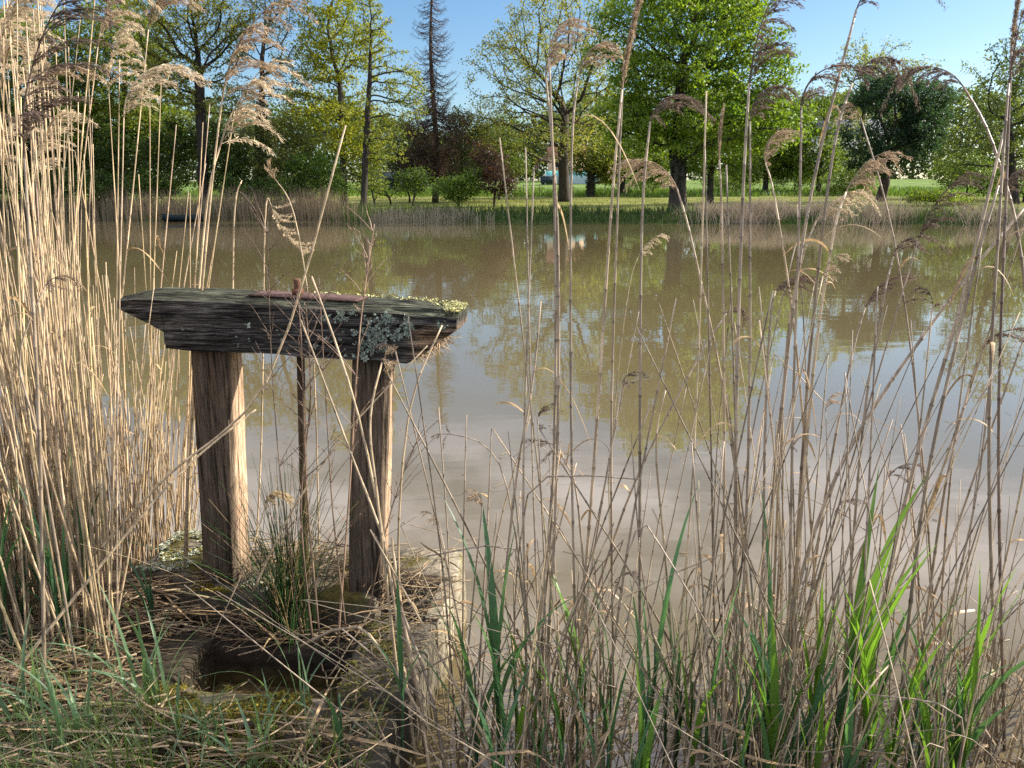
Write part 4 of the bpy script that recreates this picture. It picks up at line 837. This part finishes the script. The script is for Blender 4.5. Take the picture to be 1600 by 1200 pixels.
# --- reeds that stand out one by one (foot first, tip last, in photo pixels; real feet on the pond floor)
SINGLE = [
 ([(842, 1200), (868, 800), (872, 380), (853, 120)], 'tuft', 1, GREYB, 'tall reed with a ragged tuft high in front of the spreading tree', .0055, .15, 1.2),
 ([(830, 1190), (862, 800), (868, 420), (858, 90)], 'pink', 1, GREYB, 'tall reed with a loose brown plume in front of the spreading tree', .0055, .1, .8),
 ([(905, 1210), (893, 700), (893, 250), (906, 110)], 'tuft', 1, GREYB, 'thin reed with small folded tufts between the spreading tree and the oak', .0045, .1, 1.2),
 ([(893, 1180), (930, 700), (955, 330), (972, 140)], 'closed', 1, PINK, 'tall reed with a narrow upright plume beside the oak crown', .0055, .05, 1.0),
 ([(960, 1150), (955, 700), (965, 330), (975, 95)], None, 1, GREYB, 'bare reed running straight up beside the narrow upright plume', .0045, .05, 1),
 ([(1000, 1180), (1000, 700), (1003, 350), (1016, 190)], 'dark', 1, GREYB, 'reed with a dark plume curling right over the left half of the oak crown', .0055, .1, .9),
 ([(1190, 1160), (1145, 700), (1085, 395), (1058, 295)], 'pink', -1, DRY, 'left-leaning reed with a pinkish brown plume hanging left in front of the oak trunk', .005, .15, 1.0),
 ([(1128, 1190), (1132, 700), (1128, 350), (1124, 250)], 'closed', 1, PINK, 'thin reed with a narrow wispy plume in front of the slender lawn tree', .0045, .1, .55),
 ([(1150, 1210), (1150, 700), (1160, 330), (1171, 130)], 'dark', 1, GREYB, 'stout reed with a big dark plume arching far right beside the oak crown', .0065, .1, 1.3),
 ([(1152, 1200), (1170, 700), (1172, 350), (1172, 190)], 'dark', 1, GREYB, 'reed with a second dark plume tucked below the big arching one', .005, .15, .9),
 ([(1290, 1150), (1250, 600), (1214, 330), (1196, 255)], 'pink', 1, DRY, 'left-leaning reed with a small rusty plume right of the oak', .0042, .15, .75),
 ([(1175, 1170), (1215, 700), (1262, 330), (1338, 15)], 'dark', 1, GREYB, 'long reed slanting right and out of the top edge left of the pine', .0065, .1, .9),
 ([(1230, 1190), (1238, 700), (1250, 300), (1252, 165)], 'dtuft', 1, GREYB, 'reed with a dark clotted tuft in front of the open sky right of the oak', .005, .1, 1.6),
 ([(1228, 1150), (1262, 600), (1300, 250), (1332, 130)], 'dark', 1, GREYB, 'reed with a dark plume over the left edge of the pine crown', .006, .12, 1.05),
 ([(1650, 1150), (1605, 480), (1556, 240), (1505, 135)], 'dark', -1, GREYB, 'reed bowing left with thin dark spikes hanging over the pine top', .006, .1, .95),
 ([(1560, 1200), (1545, 700), (1562, 330), (1576, 130)], 'dark', 1, GREYB, 'reed with a thick ragged plume near the right edge of the sky', .006, .1, 1.2),
 ([(1570, 1190), (1560, 700), (1572, 300), (1580, 80)], 'closed', 1, PURP, 'reed with a feathery upright tip at the upper right edge', .0055, .1, .8),
 ([(1225, 1190), (1265, 640), (1300, 380), (1322, 300)], 'pink', 1, DRY, 'reed with a pale curling plume in front of the white-walled house', .0055, .15, .95),
 ([(1200, 1150), (1225, 600), (1250, 420), (1276, 345)], 'pale', 1, DRY, 'reed with a low pale plume just under the white-walled house', .005, .15, .8),
 ([(1470, 1120), (1440, 700), (1398, 380), (1345, 185)], 'tuft', -1, GREYB, 'thin reed bent left across the dark pine crown', .004, .1, .8),
 ([(950, 760), (968, 560), (985, 440), (998, 400)], 'pale', 1, DRY, 'short reed with a pale sunlit plume over the far waterline below the oak', .004, .1, .75),
 ([(905, 1010), (985, 770), (1080, 580), (1135, 490)], 'dark', 1, GREYB, 'slanting reed with a dark drooping plume over the oak reflection', .0055, .2, .75),
 ([(1245, 1080), (1292, 760), (1330, 560), (1352, 480)], 'dark', 1, GREYB, 'reed with a dark drooping plume over the pine reflection', .0055, .15, .8),
 ([(1190, 1180), (1195, 700), (1204, 500), (1212, 455)], 'dark', 1, GREYB, 'reed with a short dark plume left of the pine reflection', .005, .15, .75),
 ([(1310, 1180), (1345, 700), (1380, 470), (1398, 395)], 'dtuft', 1, GREYB, 'reed with thin dark spikes just under the pine foot', .0045, .15, 1.4),
 ([(1290, 1000), (1292, 820), (1292, 700), (1290, 640)], 'tuft', 1, GREYB, 'low reed with a thin tuft over the pale sky reflection', .003, .1, .9),
 ([(1420, 1180), (1470, 800), (1510, 620), (1535, 545)], 'dtuft', 1, GREYB, 'reed with a broken dark tuft low beside the right edge', .005, .15, 1.3),
 ([(1175, 1200), (1290, 780), (1460, 500), (1605, 320)], None, 1, GREYB, 'long bare reed slanting far right from the lower thicket to the right edge', .007, .25, 1),
 ([(1330, 1200), (1410, 800), (1500, 480), (1570, 200)], None, 1, GREYB, 'thick bare reed slanting right in front of the right-hand tree', .0075, .2, 1),
 ([(1395, 1230), (1440, 800), (1510, 470), (1560, 290)], None, 1, GREYB, 'bare reed close beside the thick slanting one near the right edge', .0065, .2, 1),
 ([(765, 1190), (800, 800), (832, 600), (845, 470)], None, 1, GREYB, 'bare slanting reed with a cut tip over the spreading tree reflection', .005, .15, 1),
 ([(722, 1150), (724, 900), (726, 760), (729, 648)], None, 1, GREYB, 'short dark broken stalk standing alone behind the concrete corner', .0035, .1, 1),
 ([(742, 1180), (757, 900), (764, 770), (768, 670)], None, 1, GREYB, 'short dark stalk a little right of the concrete corner', .0035, .1, 1),
 ([(850, 1170), (800, 800), (762, 700), (700, 678)], 'dtuft', -1, GREYB, 'thin reed arching left with hanging dark spikelets over grey water', .003, .2, .6),
 ([(930, 1190), (905, 800), (882, 720), (872, 700)], 'dtuft', -1, GREYB, 'short reed with a dark hooked tip in the middle of the water', .004, .15, 1.0),
 ([(1060, 1190), (1042, 900), (1025, 700), (1040, 610)], None, 1, DRY, 'pale bare stalk in the middle of the right thicket', .0045, .1, 1),
]
for pts, pl, side, col, lb, rr, dy, sc in SINGLE:
    reed(on_water(pts, dy), rr, rr * .5, np.asarray(col) * rg.uniform(.85, 1.15), rg, lb, None, pl, side, leaf=int(rg.integers(0, 3)), scale=sc * .98)
# stalks crossing the wooden frame
for pts, lb, rr, Yb, Yt, col, lf, pl in [
 ([(650, 1190), (614, 930), (560, 650), (487, 432)], 'long pale reed leaning left across the beam and both posts', .0055, 1.95, 2.35, TAN * .75, 0, None),
 ([(668, 1190), (612, 890), (545, 700), (470, 500)], 'pale reed leaning left in front of the iron rod, below the longer one', .005, 2.0, 2.35, TAN * .7, 0, None),
 ([(628, 1120), (592, 800), (578, 660), (597, 566)], 'pale stalk rising in front of the right post with a bent top', .0055, 2.05, 2.3, TAN * .75, 0, None),
 ([(640, 1050), (622, 870), (640, 640), (691, 508)], 'thin pale stalk bowing right beside the right post', .0045, 2.15, 2.35, TAN * .8, 0, None),
 ([(395, 925), (455, 800), (545, 672), (668, 540)], 'thin pale reed slanting right across both posts', .004, 2.25, 2.4, TAN * .8, 0, None),
 ([(150, 865), (260, 745), (420, 590), (540, 196)], 'long bare reed slanting right out of the clump, tip high over the far bank', .0055, 2.3, 2.5, TAN, 0, None),
 ([(470, 1010), (560, 980), (640, 1085), (700, 1200)], 'pale broken reed lying across the concrete wall', .006, 2.1, 1.85, TAN * .7, 0, None),
 ([(700, 1230), (672, 1080), (630, 960), (596, 860)], 'dark grey-brown reed leaning left over the concrete wall edge', .006, 1.85, 2.2, GREYB * .8, 1, None),
 ([(672, 1215), (655, 1080), (628, 960), (612, 840)], 'thick pale split reed leaning over the concrete wall edge', .007, 1.85, 2.15, TAN * .65, 2, None),
 ([(560, 1215), (585, 1120), (655, 1050), (800, 985)], 'thin dark stalk lying slantwise across the concrete wall', .003, 1.9, 2.1, GREYB * .5, 0, None),
 ([(0, 1080), (140, 905), (280, 740), (400, 640)], 'pale reed slanting right in front of the reed clump', .0055, 2.0, 2.4, TAN * .9, 0, None),
 ([(395, 930), (408, 700), (414, 345), (424, 322)], 'slim reed with a pale sunlit plume over the far reed bed', .004, 2.9, 3.0, TAN, 0, 'pale'),
 ([(350, 930), (362, 600), (366, 340), (378, 282)], 'slim reed with a bare hooked tip left of the pale plume', .004, 2.9, 3.0, TAN, 0, None),
 ([(500, 940), (490, 560), (462, 345), (430, 280)], 'thin left-leaning reed with a frayed tip right of the pale plume', .0035, 2.9, 3.05, DRY, 0, 'tuft'),
]:
    p = img_path(pts, Yb, Yt, 18); reed(p, rr, rr * .55, col, rg, lb, None, pl, 1, lf, .8)
# curled pale seed head caught between the posts
# --- the dense clump left of the frame
n_left = 150; gl = 'reeds of the dense clump left of the wooden frame'
for i in range(n_left):
    if i % 5 < 3: by = rg.uniform(2.1, 2.75); bx = rg.uniform(-.80 * by, -.575 * by)
    else: by = rg.uniform(2.98, 3.35); bx = rg.uniform(-.80 * by, -.46 * by)
    cx_ = -.66 * by
    z = max(-.05, float(terrain(bx, by)) - .02); pl = None
    lean_x = (bx - cx_) * .20 + rg.normal(.0 if by < 2.9 else .015, .06); lean_y = rg.normal(.02, .05); Hh = rg.uniform(1.72, 2.2) if i < 72 else (rg.uniform(1.5, 2.3) if i < 110 else rg.uniform(.8, 1.3))
    top_ = np.array([bx + lean_x * Hh, by + lean_y * Hh, z + Hh]); mid = (np.array([bx, by, z]) * .5 + top_ * .5) + np.array([rg.normal(-.02, .03), rg.normal(0, .03), 0])
    col = TAN * rg.uniform(.72, 1.2) * np.array([1, rg.uniform(.94, 1.04), rg.uniform(.85, 1.1)])
    if i < 72 and (by < 2.9 or bx < -.60 * by or rg.random() < .3): pl = 'pale' if rg.random() < .85 else ('pink' if rg.random() < .6 else 'dark')
    side = 1 if rg.random() < .85 else -1
    lb = ('tall straw-coloured reed with a feathery plume in the dense clump left of the wooden frame' if pl else
          ('tall bare straw-coloured reed in the dense clump left of the wooden frame' if i < 110 else 'shorter broken straw-coloured reed in the dense clump left of the wooden frame'))
    gg = ('plumed ' if pl else ('tall bare ' if i < 110 else 'shorter ')) + gl
    reed(spline([[bx, by, z], mid, top_], 12), rg.uniform(.0032, .0056), .0014, col, rg, lb, gg, pl, side, leaf=int(rg.random() < .45) + int(rg.random() < .2), scale=rg.uniform(.8, 1.3))
reed(img_path([(70, 1100), (62, 700), (50, 450), (38, 240)], 1.95, 2.0), .006, .003, GREYB, rg, 'reed with a dark drooping plume at the front of the left clump', None, 'dark', 1, 1, 1.6, 0)
reed(img_path([(120, 1050), (62, 700), (30, 560), (72, 445)], 1.95, 2.05), .004, .002, GREYB, rg, 'reed with a small dark hooked tuft low in the left clump', None, 'dtuft', 1, 0, .8, 0)
reed(img_path([(290, 930), (300, 620), (322, 330), (345, 225)], 2.75, 2.85), .005, .0028, TAN, rg, 'reed with a big sunlit plume at the right side of the left clump', None, 'pale', 1, 0, 1.6, 0)
reed(img_path([(285, 930), (302, 620), (330, 300), (348, 150)], 2.7, 2.8), .005, .0028, TAN, rg, 'reed with a brown plume streaming right at the right side of the left clump', None, 'pink', 1, 0, 1.6, 0)
# --- the looser thicket standing in water right of the frame
ZONE = [(690, 960, 'right of the concrete wall'), (960, 1250, 'below the big oak'), (1250, 1700, 'below the dark pine')]
n_right = 300 - NREED[0] - 2
for i in range(n_right):
    zi = rg.choice(3, p=[.24, .38, .38]); px = rg.uniform(ZONE[zi][0] + 10, ZONE[zi][1] - 10); 
    if zi == 1 and rg.random() < .5: px = rg.normal(1190, 30)
    py = rg.uniform(1060, 1330) if zi else rg.uniform(1090, 1330)
    b = atz(px, py, -.04); tall = rg.random() < .34 and px > 815; Hh = rg.uniform(1.35, 2.0) if tall else rg.uniform(.4, 1.3)
    lx = rg.normal(.10, .13) if zi == 2 else rg.normal(.03, .10)
    if not tall and rg.random() < .2: lx = rg.normal(0, .4)
    ly = rg.normal(.03, .08); tp = b + np.array([lx * Hh, ly * Hh, Hh]); mid = (b + tp) / 2 + np.array([rg.normal(-.02 * np.sign(lx), .03), rg.normal(0, .02), 0])
    col = (GREYB if rg.random() < .7 else DRY) * rg.uniform(.7, 1.25)
    pl = None
    if tall and rg.random() < .30: pl = ['dark', 'dtuft', 'tuft'][int(rg.integers(3))]
    elif not tall and rg.random() < .13: pl = ['dtuft', 'tuft'][int(rg.integers(2))]
    where = ZONE[zi][2]; kind = ('tall grey-brown reed with a ragged dark tuft standing in water ' if pl else ('tall bare grey-brown reed standing in water ' if tall else 'short broken grey-brown reed standing in water '))
    if pl and not tall: kind = 'short grey-brown reed with a ragged tuft standing in water '
    pth = spline([b, mid, tp], 12)
    if pl is None and not tall and rg.random() < .28: pth = snapped(pth, rg)
    reed(pth, rg.uniform(.0026, .0054), .002, col, rg, kind + where, kind.split(' standing')[0].replace('reed', 'reeds', 1) + ' ' + where, pl, 1 if rg.random() < .8 else -1, leaf=int(rg.random() < .55) + int(rg.random() < .3), scale=rg.uniform(.6, 1.0))

# --- masses: the thin stems deep in the clumps, litter, grass
def mass(name, label, cat, mb, mat, smooth=True):
    o = mb.build(name, M[mat], smooth=smooth); tag(o, label, cat, kind='stuff'); return o
rg = np.random.default_rng(555); mb = MB()
for i in range(560):
    if i % 5 < 2: by = rg.uniform(2.15, 2.75); bx = rg.uniform(-.85 * by, -.58 * by)
    else: by = rg.uniform(2.98, 3.4); bx = rg.uniform(-.85 * by, -.46 * by)
    z = max(-.05, float(terrain(bx, by)) - .02); Hh = rg.uniform(.6, 2.15) if by < 2.9 else rg.uniform(.5, 1.45); lx = (bx + .66 * by) * .2 + rg.normal(.0 if by < 2.9 else .015, .06)
    tp = np.array([bx + lx * Hh, by + rg.normal(.02, .07) * Hh, z + Hh]); a = np.array([bx, by, z]); stem_into(mb, spline([a, (a + tp) / 2 + rg.normal(0, .025, 3), tp], 8), rg.uniform(.0026, .0050), .0012, TAN * rg.uniform(.5, 1.1), rg, 4)
mass('reed_thicket', 'mass of thinner dead stems filling the dense clump left of the wooden frame', 'reeds', mb, 'reed')
mb = MB()
for i in range(470):
    px = rg.uniform(690, 1680); py = rg.uniform(1080, 1360); q_ = rg.random()
    if q_ < .25: px = rg.normal(1190, 70)
    elif q_ < .40: px = rg.normal(1520, 70)
    elif q_ < .50: px = rg.normal(870, 40)
    b = atz(px, py, -.04); Hh = rg.uniform(.12, .6) if i % 3 else rg.uniform(.6, 1.5); lx, ly = rg.normal(.05, .28 if i % 2 else .14), rg.normal(0, .15)
    if rg.random() < .25: lx = rg.normal(0, 1.1); Hh *= .6
    tp = b + np.array([lx * Hh, ly * Hh, Hh]); stem_into(mb, spline([b, (b + tp) / 2 + rg.normal(0, .025, 3), tp], 7) if i % 7 else snapped(spline([b, (b + tp) / 2, tp], 12), rg), rg.uniform(.0016, .0040), .0012, (GREYB if rg.random() < .6 else DRY) * rg.uniform(.5, 1.2), rg, 4)
for i in range(120):     # thin arching threads and dead leaves low in the thicket
    px = rg.uniform(700, 1680); py = rg.uniform(1000, 1330); b = atz(px, py, rg.uniform(.0, .25)); a = rg.uniform(0, 6.28); ln = rg.uniform(.15, .5); u = np.linspace(0, 1, 9)[:, None]
    pt = b + np.array([math.cos(a), math.sin(a) * .4, 0]) * ln * u + np.array([0, 0, 1]) * (rg.uniform(.1, .7) * ln * np.sin(u * 3.0)) + rg.normal(0, .008, (9, 3))
    if i % 3: mb.tube(pt, .0014, 4, DRY * rg.uniform(.4, 1.0))
    else: mb.ribbon(pt, .009 * np.sin(np.clip(u[:, 0] + .1, 0, 1) * 3.0) + .002, rg.normal(0, 1, 3), np.array([.34, .23, .12]) * rg.uniform(.5, 1.2), .3)
mass('reed_thicket', 'tangle of low broken stems and dead leaves standing in water at lower right', 'reeds', mb, 'reed')
mb = MB()
for i in range(260):
    px, py = rg.uniform(650, 1640), rg.uniform(860, 1240) if rg.random() < .7 else rg.uniform(640, 900); p = atz(px, py, .004); a = rg.uniform(0, 6.28); ln = rg.uniform(.008, .05) if rg.random() < .75 else rg.uniform(.05, .22); d = np.array([math.cos(a), math.sin(a), 0])
    mb.tube(p + d * ln * np.linspace(-.5, .5, 4)[:, None] + rg.normal(0, .0015, (4, 3)) * [1, 1, 0], rg.uniform(.0008, .0022), 4, DRY * rg.uniform(.3, 1.1))
mass('floating_debris', 'bits of dead reed floating on the muddy water between the stems', 'debris', mb, 'litter')
# litter of fallen reeds on the bank
mb = MB()
def bank_pt(xr, yr):
    for _ in range(40):
        x, y = rg.uniform(*xr), rg.uniform(*yr); z = float(terrain(x, y))
        d = np.array([x, y]) - CORNER; u, v = d @ UA, d @ VA
        if -.92 < u < .05 and -1.12 < v < -.05: continue
        if u > -.80 and v <= -1.0: z = max(z, .295)
        if z > .12: return np.array([x, y, z])
    return np.array([x, y, max(z, .2)])
for i in range(1700):
    p = bank_pt((-2.0, -.40), (1.45, 2.62)); a = rg.normal(0, .38) + (math.pi if rg.random() < .5 else 0); ln = rg.uniform(.08, .55) * (1 if rg.random() < .6 else .5)
    if p[0] > -.95 and p[1] < 1.95 and rg.random() < .6: continue
    if rg.random() < .3: a = rg.uniform(0, 6.28)
    d = np.array([math.cos(a), math.sin(a), rg.normal(.02, .09)]); u = np.linspace(-.5, .5, 5)[:, None]; lift = rg.uniform(.0, .055)
    pt = p + d * ln * u + [0, 0, lift] + np.array([-d[1], d[0], .4]) * ln * rg.normal(0, .35) * (u ** 2) + rg.normal(0, .004, (5, 3)); c = (TAN if rg.random() < .5 else DRY) * rg.uniform(.2, 1.15)
    if rg.random() < .55: mb.tube(pt, rg.uniform(.0012, .0038), 4, c)
    else: mb.ribbon(pt, rg.uniform(.003, .009) * np.array([.3, 1, 1.1, .8, .15]), np.array([-d[1], d[0], rg.normal(0, .5)]), c * np.array([1, .93, .82]), .25)
mass('reed_litter', 'fallen dead reed stems and leaves littering the bank at lower left', 'litter', mb, 'litter')
# debris lodged in the pit and on the walls
mb = MB()
for i in range(420):
    u, v = rg.uniform(-1.0, -.02), rg.uniform(-.57, -.05)
    if rg.random() < .2: u, v = rg.uniform(-.25, -.02), rg.uniform(-1.3, -.1)
    if u > -.28 and v > -.26 and rg.random() < .7: continue
    z = .16 if -.68 < v < -.36 and u < -.2 else .29
    p = loc(u, v, z + rg.uniform(-.01, .05)); a = rg.normal(.2, .7) if rg.random() < .6 else rg.uniform(0, 6.28); ln = rg.uniform(.06, .34); d = np.array([math.cos(a), math.sin(a), rg.normal(0, .16)]); w_ = np.linspace(-.5, .5, 6)[:, None]
    pt = p + d * ln * w_ + np.array([0, 0, 1]) * ln * .25 * (.25 - w_ ** 2) * rg.uniform(-.5, 1.5) + rg.normal(0, .004, (6, 3)); c = DRY * rg.uniform(.22, .9)
    if rg.random() < .6: mb.tube(pt, rg.uniform(.0012, .003), 4, c)
    else: mb.ribbon(pt, rg.uniform(.003, .009) * np.array([.3, .9, 1, 1, .7, .2]), np.array([-d[1], d[0], rg.normal(0, .6)]), c * np.array([1, .9, .75]), .25)
mass('wall_litter', 'dead stems and curled leaves caught on the sluice box walls', 'litter', mb, 'litter')
mb = MB(); n = 5200
P_ = np.array([bank_pt((-2.0, -.36), (1.45, 2.55)) for _ in range(n)]); dv = rg.normal(0, 1, (n, 3)) * [1, 1, .35]; cc = np.array([[.10, .068, .035], [.17, .12, .06], [.06, .045, .028], [.09, .10, .03]])[rg.integers(0, 4, n)] * rg.uniform(.6, 1.4, (n, 1))
ll = rg.uniform(.012, .05, n); mb.leaves(P_ + np.stack([0 * ll, 0 * ll, rg.uniform(.0, .018, n)], -1), ll, ll * rg.uniform(.15, .4, n), dv, rg.normal(0, .5, (n, 3)) + [0, 0, 1], cc, .4)
mass('rotting_leaves', 'matted rotting leaf scraps and moss on the bank at lower left', 'leaf litter', mb, 'litter', False)
# short grass
def blade_into(mb, p, h, w, a, bend, col, fold=.4, n=8, tw=.0):
    u = np.linspace(0, 1, n)[:, None]; hd = np.array([math.cos(a), math.sin(a), 0])
    pt = p + np.array([0, 0, 1]) * h * (u - .45 * bend * u ** 2.4) + hd * h * bend * (.25 * u + .65 * u ** 2.2)
    prof = w * np.clip(1.0 - u[:, 0] ** 2.2, .03, 1) * (.55 + .45 * np.clip(u[:, 0] * 4, 0, 1)); c = np.asarray(col)[None] * (.75 + .35 * u)
    mb.ribbon(pt, prof, np.array([-hd[1], hd[0], 0]) + hd * tw, c, fold)
mb = MB(); GRN = np.array([.11, .16, .035]); GRB = np.array([.12, .18, .085])
for i in range(1700):
    p = bank_pt((-1.7, -.36), (1.5, 2.2))
    if rg.random() < .6: p = bank_pt((-1.5, -.85), (1.5, 1.85))
    blade_into(mb, p - [0, 0, .01], rg.uniform(.03, .19), rg.uniform(.002, .0065), rg.uniform(0, 6.28), rg.uniform(.1, 1.1), (GRN if rg.random() < .6 else GRB) * rg.uniform(.6, 1.3))
mass('grass', 'short green grass growing through the litter at lower left', 'grass', mb, 'blade')

# ------------------------------------------------------------------ green shoots, tufts, rush, weeds
def shoot(name, label, group, base, spec, cat='shoot', colr=(.075, .16, .045), stalk=.0):
    """spec: list of (height, width, azimuth, bend, start height)"""
    root = empty(name, base); tag(root, label, cat, group)
    if stalk > 0:
        mb = MB(); z = np.linspace(-.05, stalk, 6); mb.tube(np.stack([0 * z, 0 * z, z], -1) + rg.normal(0, .002, (6, 3)), np.linspace(.0045, .003, 6), 5, np.asarray(colr) * .8); mb.build('stem', M['blade'], root)
    for (h, w, a, bend, z0) in spec:
        mb = MB(); blade_into(mb, np.array([rg.normal(0, .03), rg.normal(0, .03), z0]) if cat == 'grass tuft' else np.array([0, 0, z0]), h, w, a, bend, np.asarray(colr) * rg.uniform(.75, 1.25), .3, 10, rg.normal(0, .4)); mb.build('leaf', M['blade'], root)
    return root
def auto_spec(h, w, k=3):
    return [(h * rg.uniform(.6, 1), w * rg.uniform(.7, 1.15), rg.choice([0, math.pi]) + rg.normal(0, .7), rg.uniform(.08, .45), h * rg.uniform(0, .45)) for _ in range(k)]
def px_shoot(px, py, pt, k, w, lb, gp, z=-.02, colr=(.075, .165, .035)):
    b = atz(px, py, z); t = aty(px, pt, b[1]); h = t[2] - b[2]; shoot('green_reed_shoot', lb, gp, b, auto_spec(h * .88, w, k), 'reed shoot', colr, h * .5)
LIT = (.125, .245, .035); BLU = (.075, .17, .075)
shoot('green_reed_shoot', 'blue-green reed shoot with two spread blades in front of the right post', None, atz(630, 1150, .25), [(.36, .017, 1.7, .05, .16), (.30, .018, .15, .55, .10), (.25, .016, 3.0, .40, .10)], 'reed shoot', BLU, .2)
px_shoot(535, 1180, 985, 2, .014, 'single upright blue-green shoot on the mossy front edge of the pit', None, .28, BLU)
px_shoot(778, 1220, 790, 4, .026, 'tall dark green shoot right of the concrete corner', None, colr=BLU)
px_shoot(1300, 1260, 765, 5, .030, 'tallest bright green shoot in the right thicket', None, colr=LIT)
px_shoot(1385, 1250, 890, 3, .034, 'broad sunlit yellow-green blade right of the tallest shoot', None, colr=LIT)
px_shoot(1258, 1260, 880, 5, .028, 'bright green shoot left of the tallest shoot', None, colr=LIT)
px_shoot(1480, 1270, 950, 3, .028, 'dark green folded shoot toward the right edge', None, colr=BLU)
px_shoot(1335, 1270, 860, 4, .028, 'green shoot just right of the tallest one', None, colr=LIT)
zl = [('green reed shoot standing in water right of the concrete wall', 'green shoots right of the concrete wall', 720, 930, 12), ('green reed shoot among the dead stems below the oak', 'green shoots below the oak', 930, 1230, 22), ('green reed shoot among the dead stems at lower right', 'green shoots at lower right', 1225, 1500, 17)]
for lb, gp, a, b_, n in zl:
    for i in range(n):
        py = rg.uniform(1200, 1340); px_shoot(rg.uniform(a, b_), py, py - rg.uniform(220, 430), int(rg.integers(2, 5)), rg.uniform(.013, .026), lb, gp, colr=np.array(LIT if rg.random() < .4 else BLU) * rg.uniform(.7, 1.15))
for i in range(16):
    bx, by = rg.uniform(-1.75, -1.25), rg.uniform(2.1, 2.45); z = float(terrain(bx, by))
    shoot('green_reed_shoot', 'green reed shoot at the foot of the left reed clump', 'green shoots in the left clump', (bx, by, z), auto_spec(rg.uniform(.3, .6), rg.uniform(.012, .02), 3), 'reed shoot', np.array(BLU) * rg.uniform(.7, 1.1), .25)
for px, py, h, k, lb in [(240, 1110, .46, 18, 'pale blue-green grass tuft with upright blades beside the pit'), (120, 1180, .36, 18, 'green grass tuft at the bottom left corner'), (330, 1180, .26, 14, 'low green grass tuft at the bottom edge left of the mossy lip'),
                        (40, 1130, .36, 14, 'green grass tuft under the left reed clump'), (455, 1110, .30, 9, 'green grass tuft arching over the pit edge'), (400, 1215, .22, 12, 'low grass tuft at the bottom edge in front of the mossy lip')]:
    b = atz(px, py, .27); shoot('grass_tuft', lb, None, b, [(h * rg.uniform(.5, 1.15), rg.uniform(.006, .013), rg.uniform(0, 6.28), rg.uniform(.1, 1.0), 0) for _ in range(k)], 'grass tuft', np.array([.12, .20, .10]) * rg.uniform(.85, 1.15))
# rush clump in the silt behind the pit
b = atz(455, 985, .17); mb = MB()
for i in range(190):
    a = rg.uniform(0, 6.28); h = rg.uniform(.22, .66); sp = abs(rg.normal(0, .27)); u = np.linspace(0, 1, 7)[:, None]; o_ = rg.normal(0, .042, 3) * [1, 1, 0]
    pt = o_ + np.array([math.cos(a), math.sin(a), 0]) * h * sp * (u + .7 * u ** 2.5) + np.array([0, 0, 1]) * h * u
    mb.tube(pt, np.linspace(.0020, .0006, 7), 4, (np.array([.045, .095, .028]) if rg.random() < .7 else DRY * .7) * rg.uniform(.6, 1.5), cap=False)
o = mb.build('rush_clump', M['blade'], None, b); tag(o, 'dark green rush clump between the posts behind the pit', 'rush')
# tall dry weeds in front of the beam
def weed(label, base, pts, Y0, Y1, rr, twigs, seed, col):
    rg = np.random.default_rng(seed); p = img_path(pts, Y0, Y1, 22); b = p[0].copy(); root = empty('dry_weed', b); tag(root, label, 'weed'); mb = MB(); mb.tube(p - b, np.linspace(rr, rr * .35, 22), 5, col); mb.build('stem', M['reed'], root)
    mb = MB()
    for _ in range(twigs):
        k = int(rg.integers(5, 21)); q = p[k] - b; a = rg.uniform(0, 6.28); ln = rg.uniform(.05, .24); u = np.linspace(0, 1, 7)[:, None]; h = np.array([math.cos(a), .5 * math.sin(a), 0])
        pt = q + h * ln * (u * .55 + .1 * u ** 2) + np.array([0, 0, 1]) * ln * (.75 * u - .1 * u ** 2) + np.cumsum(rg.normal(0, .002, (7, 3)), 0); mb.tube(pt, np.linspace(.0014, .0005, 7), 4, np.asarray(col) * rg.uniform(.8, 1.3), cap=False)
        n_ = 7; w = rg.uniform(.4, 1, n_); c = np.stack([np.interp(w, u[:, 0], pt[:, i]) for i in range(3)], 1); mb.leaves(c, rg.uniform(.005, .011, n_), .003, rg.normal(0, 1, (n_, 3)) + [0, 0, .6], rg.normal(0, 1, (n_, 3)), np.asarray(col) * rg.uniform(.8, 1.6, (n_, 1)))
    mb.build('twigs', M['reed'], root)['kind'] = 'stuff'
WD = np.array([.13, .085, .055])
weed('dry brown weed with a frayed head in front of the iron bolt', None, [(500, 1000), (480, 780), (472, 560), (466, 462)], 2.28, 2.42, .0042, 26, 1, WD * 1.3)
weed('dark branching weed in front of the iron rod', None, [(488, 1000), (470, 800), (485, 620), (478, 480)], 2.3, 2.45, .0045, 24, 2, WD)
weed('pale twiggy weed rising above the beam left of the right post', None, [(528, 1000), (545, 780), (562, 520), (585, 350)], 2.3, 2.48, .004, 30, 3, WD * 2.2)
weed('slim dark weed between the rod and the right post', None, [(540, 980), (520, 800), (510, 640), (498, 430)], 2.3, 2.45, .0032, 18, 4, WD * 1.2)
weed('thin dark weed in front of the left half of the beam', None, [(470, 990), (440, 760), (424, 560), (418, 345)], 2.3, 2.45, .0026, 20, 5, WD)
weed('low twiggy weed in front of the right post', None, [(575, 960), (600, 840), (630, 740), (655, 680)], 2.4, 2.5, .0026, 16, 6, WD * 1.1)
# fluffy fallen seed head
b = aty(415, 790, 2.4); root = empty('fallen_plume', b); tag(root, 'pale fluffy curled reed head caught beside the left post', 'reed head')
o = bpy.data.objects.new('plume', plume_mesh('plume', 300, .09, 2.4, (.50, .38, .22), 22, .05, .6, 1.3)); COL.objects.link(o); o.parent = root
mb = MB(); mb.tube(spline([aty(330, 1000, 2.2) - b, aty(385, 880, 2.3) - b, (0, 0, 0)], 10), .002, 4, DRY * .7); mb.build('stem', M['reed'], root)
print('reeds', NREED[0])
